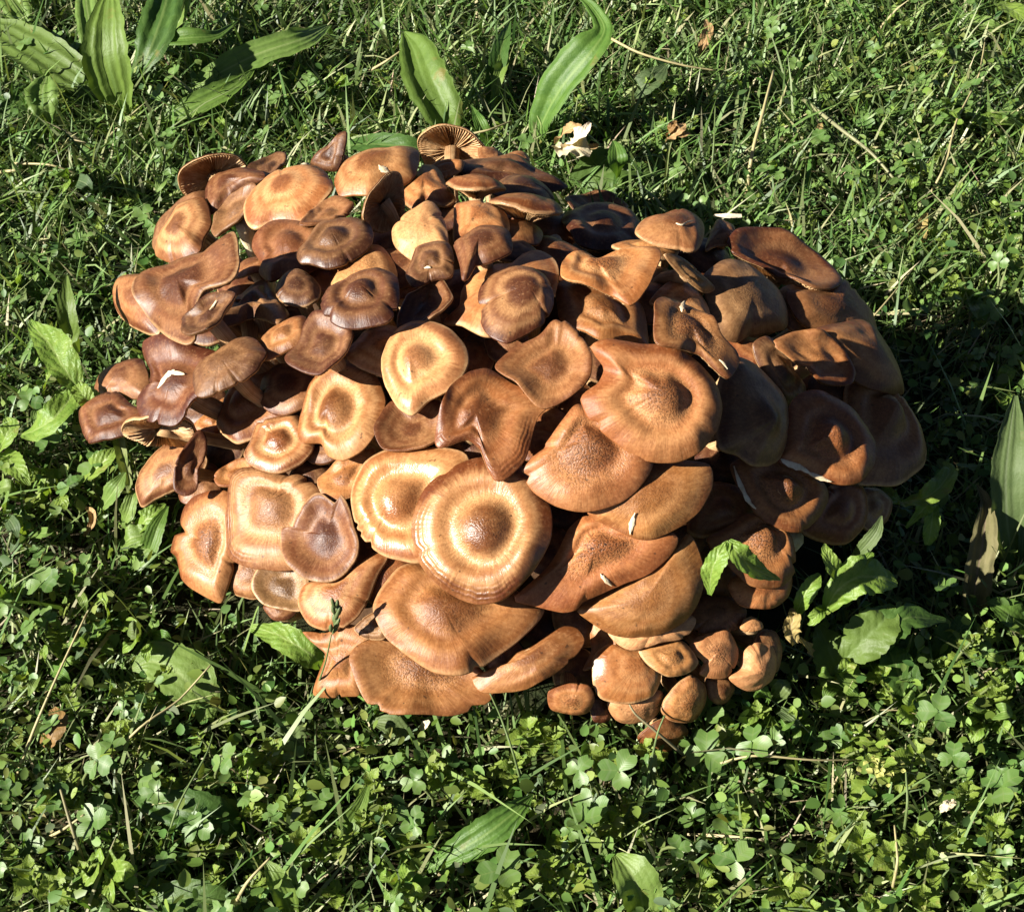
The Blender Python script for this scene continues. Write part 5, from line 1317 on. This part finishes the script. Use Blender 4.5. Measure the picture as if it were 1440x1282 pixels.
def palette(n, cols, wts):
    cols = np.array(cols); k = rng.choice(len(cols), n, p=np.array(wts) / sum(wts))
    return cols[k] * rng.uniform(.75, 1.3, (n, 1)) * rng.uniform(.9, 1.1, (n, 3))

def blades(name, x, y, length, width, lean, bend, cols, label, z0=-.002):
    n = len(x)
    az = rng.uniform(0, 2 * math.pi, n)
    d = np.stack([np.cos(az), np.sin(az), np.zeros(n)], -1)
    tw = az + math.pi / 2 + rng.uniform(-.9, .9, n)
    sd = np.stack([np.cos(tw), np.sin(tw), rng.uniform(-.3, .3, n)], -1)
    up = np.array([0, 0, 1.0])
    rows = []
    for s, wk in ((0, .75), (.35, 1.0), (.7, .75)):
        c = np.stack([x, y, np.full(n, z0)], -1) + length[:, None] * (s * np.cos(lean)[:, None] * up * (1 - .35 * s * bend[:, None]) + (s * np.sin(lean) + bend * s * s)[:, None] * d)
        w = (width * wk / 2)[:, None] * sd
        rows += [c - w, c + w]
    s = 1.0
    tip = np.stack([x, y, np.full(n, z0)], -1) + length[:, None] * (s * np.cos(lean)[:, None] * up * (1 - .35 * bend[:, None]) + (np.sin(lean) + bend)[:, None] * d)
    tip[:, 2] = np.maximum(tip[:, 2], .001)
    rows.append(tip)
    V = np.stack(rows, 1).reshape(-1, 3)
    b = np.arange(n)[:, None] * 7
    q = np.concatenate([b + np.array([0, 1, 3, 2]), b + np.array([2, 3, 5, 4])]); t = b + np.array([4, 5, 6])
    c4 = np.ones((n, 7, 4)); c4[..., :3] = cols[:, None, :]
    o = link(name, mesh_np(name, V, [q, t], M_GRASS, attrs=dict(col=c4.reshape(-1, 4))))
    tag(o, label, None, kind='stuff')

GREENS = [(0.079, 0.148, 0.030), (0.126, 0.194, 0.052), (0.184, 0.234, 0.090), (0.053, 0.097, 0.022), (0.252, 0.279, 0.135), (0.357, 0.353, 0.190)]
x, y = scatter(125000, .66); n = len(x)
front = (y < .12).astype(float)
blades('grass', x, y, rng.uniform(.010, .036, n) * (1 + .25 * (1 - front)), rng.uniform(.0008, .0021, n) * (1 + .55 * (1 - front)), rng.uniform(.05, .95, n), rng.uniform(0, .7, n),
       palette(n, GREENS, [3.6, 3, 1.6, 3.0, 1.0, .6]), 'short mown grass of the lawn around the clump')
x, y = scatter(15000, .7); n = len(x)
blades('dry_grass', x, y, rng.uniform(.012, .034, n), rng.uniform(.0006, .0016, n), rng.uniform(.7, 1.5, n), rng.uniform(-.1, .3, n),
       palette(n, [(.30, .27, .15), (.22, .22, .11), (.36, .31, .19), (.17, .14, .08)], [3, 3, 1.5, 1.5]), 'dry straw and clippings lying in the lawn', z0=.003)
x, y = scatter(6500, .86); n = len(x)
blades('long_grass', x, y, rng.uniform(.035, .065, n), rng.uniform(.0012, .0026, n), rng.uniform(.1, .9, n), rng.uniform(.1, .8, n),
       palette(n, GREENS, [3, 3, 2, 2, 1, .5]), 'longer loose blades of grass standing over the lawn')

def leaflets(name, x, y, z, L, cols, label, asp=(.32, .55)):
    n = len(x)
    az = rng.uniform(0, 2 * math.pi, n); tl = rng.normal(0, .6, n); rl = rng.normal(-.1, .65, n)
    ca, sa, ct, st_ = np.cos(az), np.sin(az), np.cos(tl), np.sin(tl)
    X = np.stack([ca * ct, sa * ct, st_], -1)
    Y = np.stack([-sa, ca, np.zeros(n)], -1)
    Z = np.cross(X, Y)
    Y2 = Y * np.cos(rl)[:, None] + Z * np.sin(rl)[:, None]; Z2 = np.cross(X, Y2)
    C = np.stack([x, y, z], -1)
    w = L * rng.uniform(*asp, n)
    prof = [(-.5, 0, 0), (-.2, .75, .18), (.15, 1, .2), (.42, .6, .1), (.5, 0, -.05), (.42, -.6, .1), (.15, -1, .2), (-.2, -.75, .18), (-.2, 0, 0), (.15, 0, 0)]
    V = np.stack([C + X * (a * L)[:, None] + Y2 * (b * w)[:, None] + Z2 * (c * w)[:, None] for a, b, c in prof], 1).reshape(-1, 3)
    V[:, 2] = np.maximum(V[:, 2], .0005)
    b = np.arange(n)[:, None] * 10
    q = np.concatenate([b + np.array(f) for f in ([8, 9, 2, 1], [8, 7, 6, 9])])
    t = np.concatenate([b + np.array(f) for f in ([0, 8, 1], [0, 7, 8], [9, 3, 2], [9, 4, 3], [9, 5, 4], [9, 6, 5])])
    c4 = np.ones((n, 10, 4)); c4[..., :3] = cols[:, None, :]
    o = link(name, mesh_np(name, V, [q, t], M_GRASS, attrs=dict(col=c4.reshape(-1, 4))))
    tag(o, label, None, kind='stuff')
LG = [(.068, .140, .028), (.100, .180, .038), (.140, .210, .050), (.048, .100, .026), (.175, .235, .062), (.12, .16, .08)]
x, y = scatter(32000, .72)
m = (y < .16) | (rng.uniform(0, 1, len(x)) < .35); x, y = x[m], y[m]; n = len(x)
leaflets('ground_cover', x, y, rng.uniform(.004, .024, n), rng.uniform(.003, .0075, n), palette(n, LG, [3, 3, 2.5, 2, 1.2, 1]), 'low ground cover of tiny leaves woven through the lawn', asp=(.24, .45))
x, y = scatter(15000, .8)
m = (y < .02) | ((np.abs(x) > .2) & (y < .2)) | ((x > .14) & (rng.uniform(0, 1, len(x)) < .6)); x, y = x[m], y[m]; n = len(x)
leaflets('clover_cover', x, y, rng.uniform(.008, .028, n), rng.uniform(.004, .0078, n), palette(n, LG, [3, 3, 2, 2, 1, .6]), 'mass of small clover leaves in the damp part of the lawn', asp=(.28, .42))

x, y = scatter(34000, .8)
m = (y < -.02) | (x > .22); x, y = x[m], y[m]; n = len(x)
leaflets('weed_cover', x, y, rng.uniform(.006, .026, n), rng.uniform(.004, .0085, n), palette(n, [(.11, .17, .028), (.15, .20, .04), (.19, .23, .06), (.08, .14, .03)], [3, 3, 1.5, 2]), 'carpet of small yellow-green weed leaves in the damp part of the lawn', asp=(.22, .42))
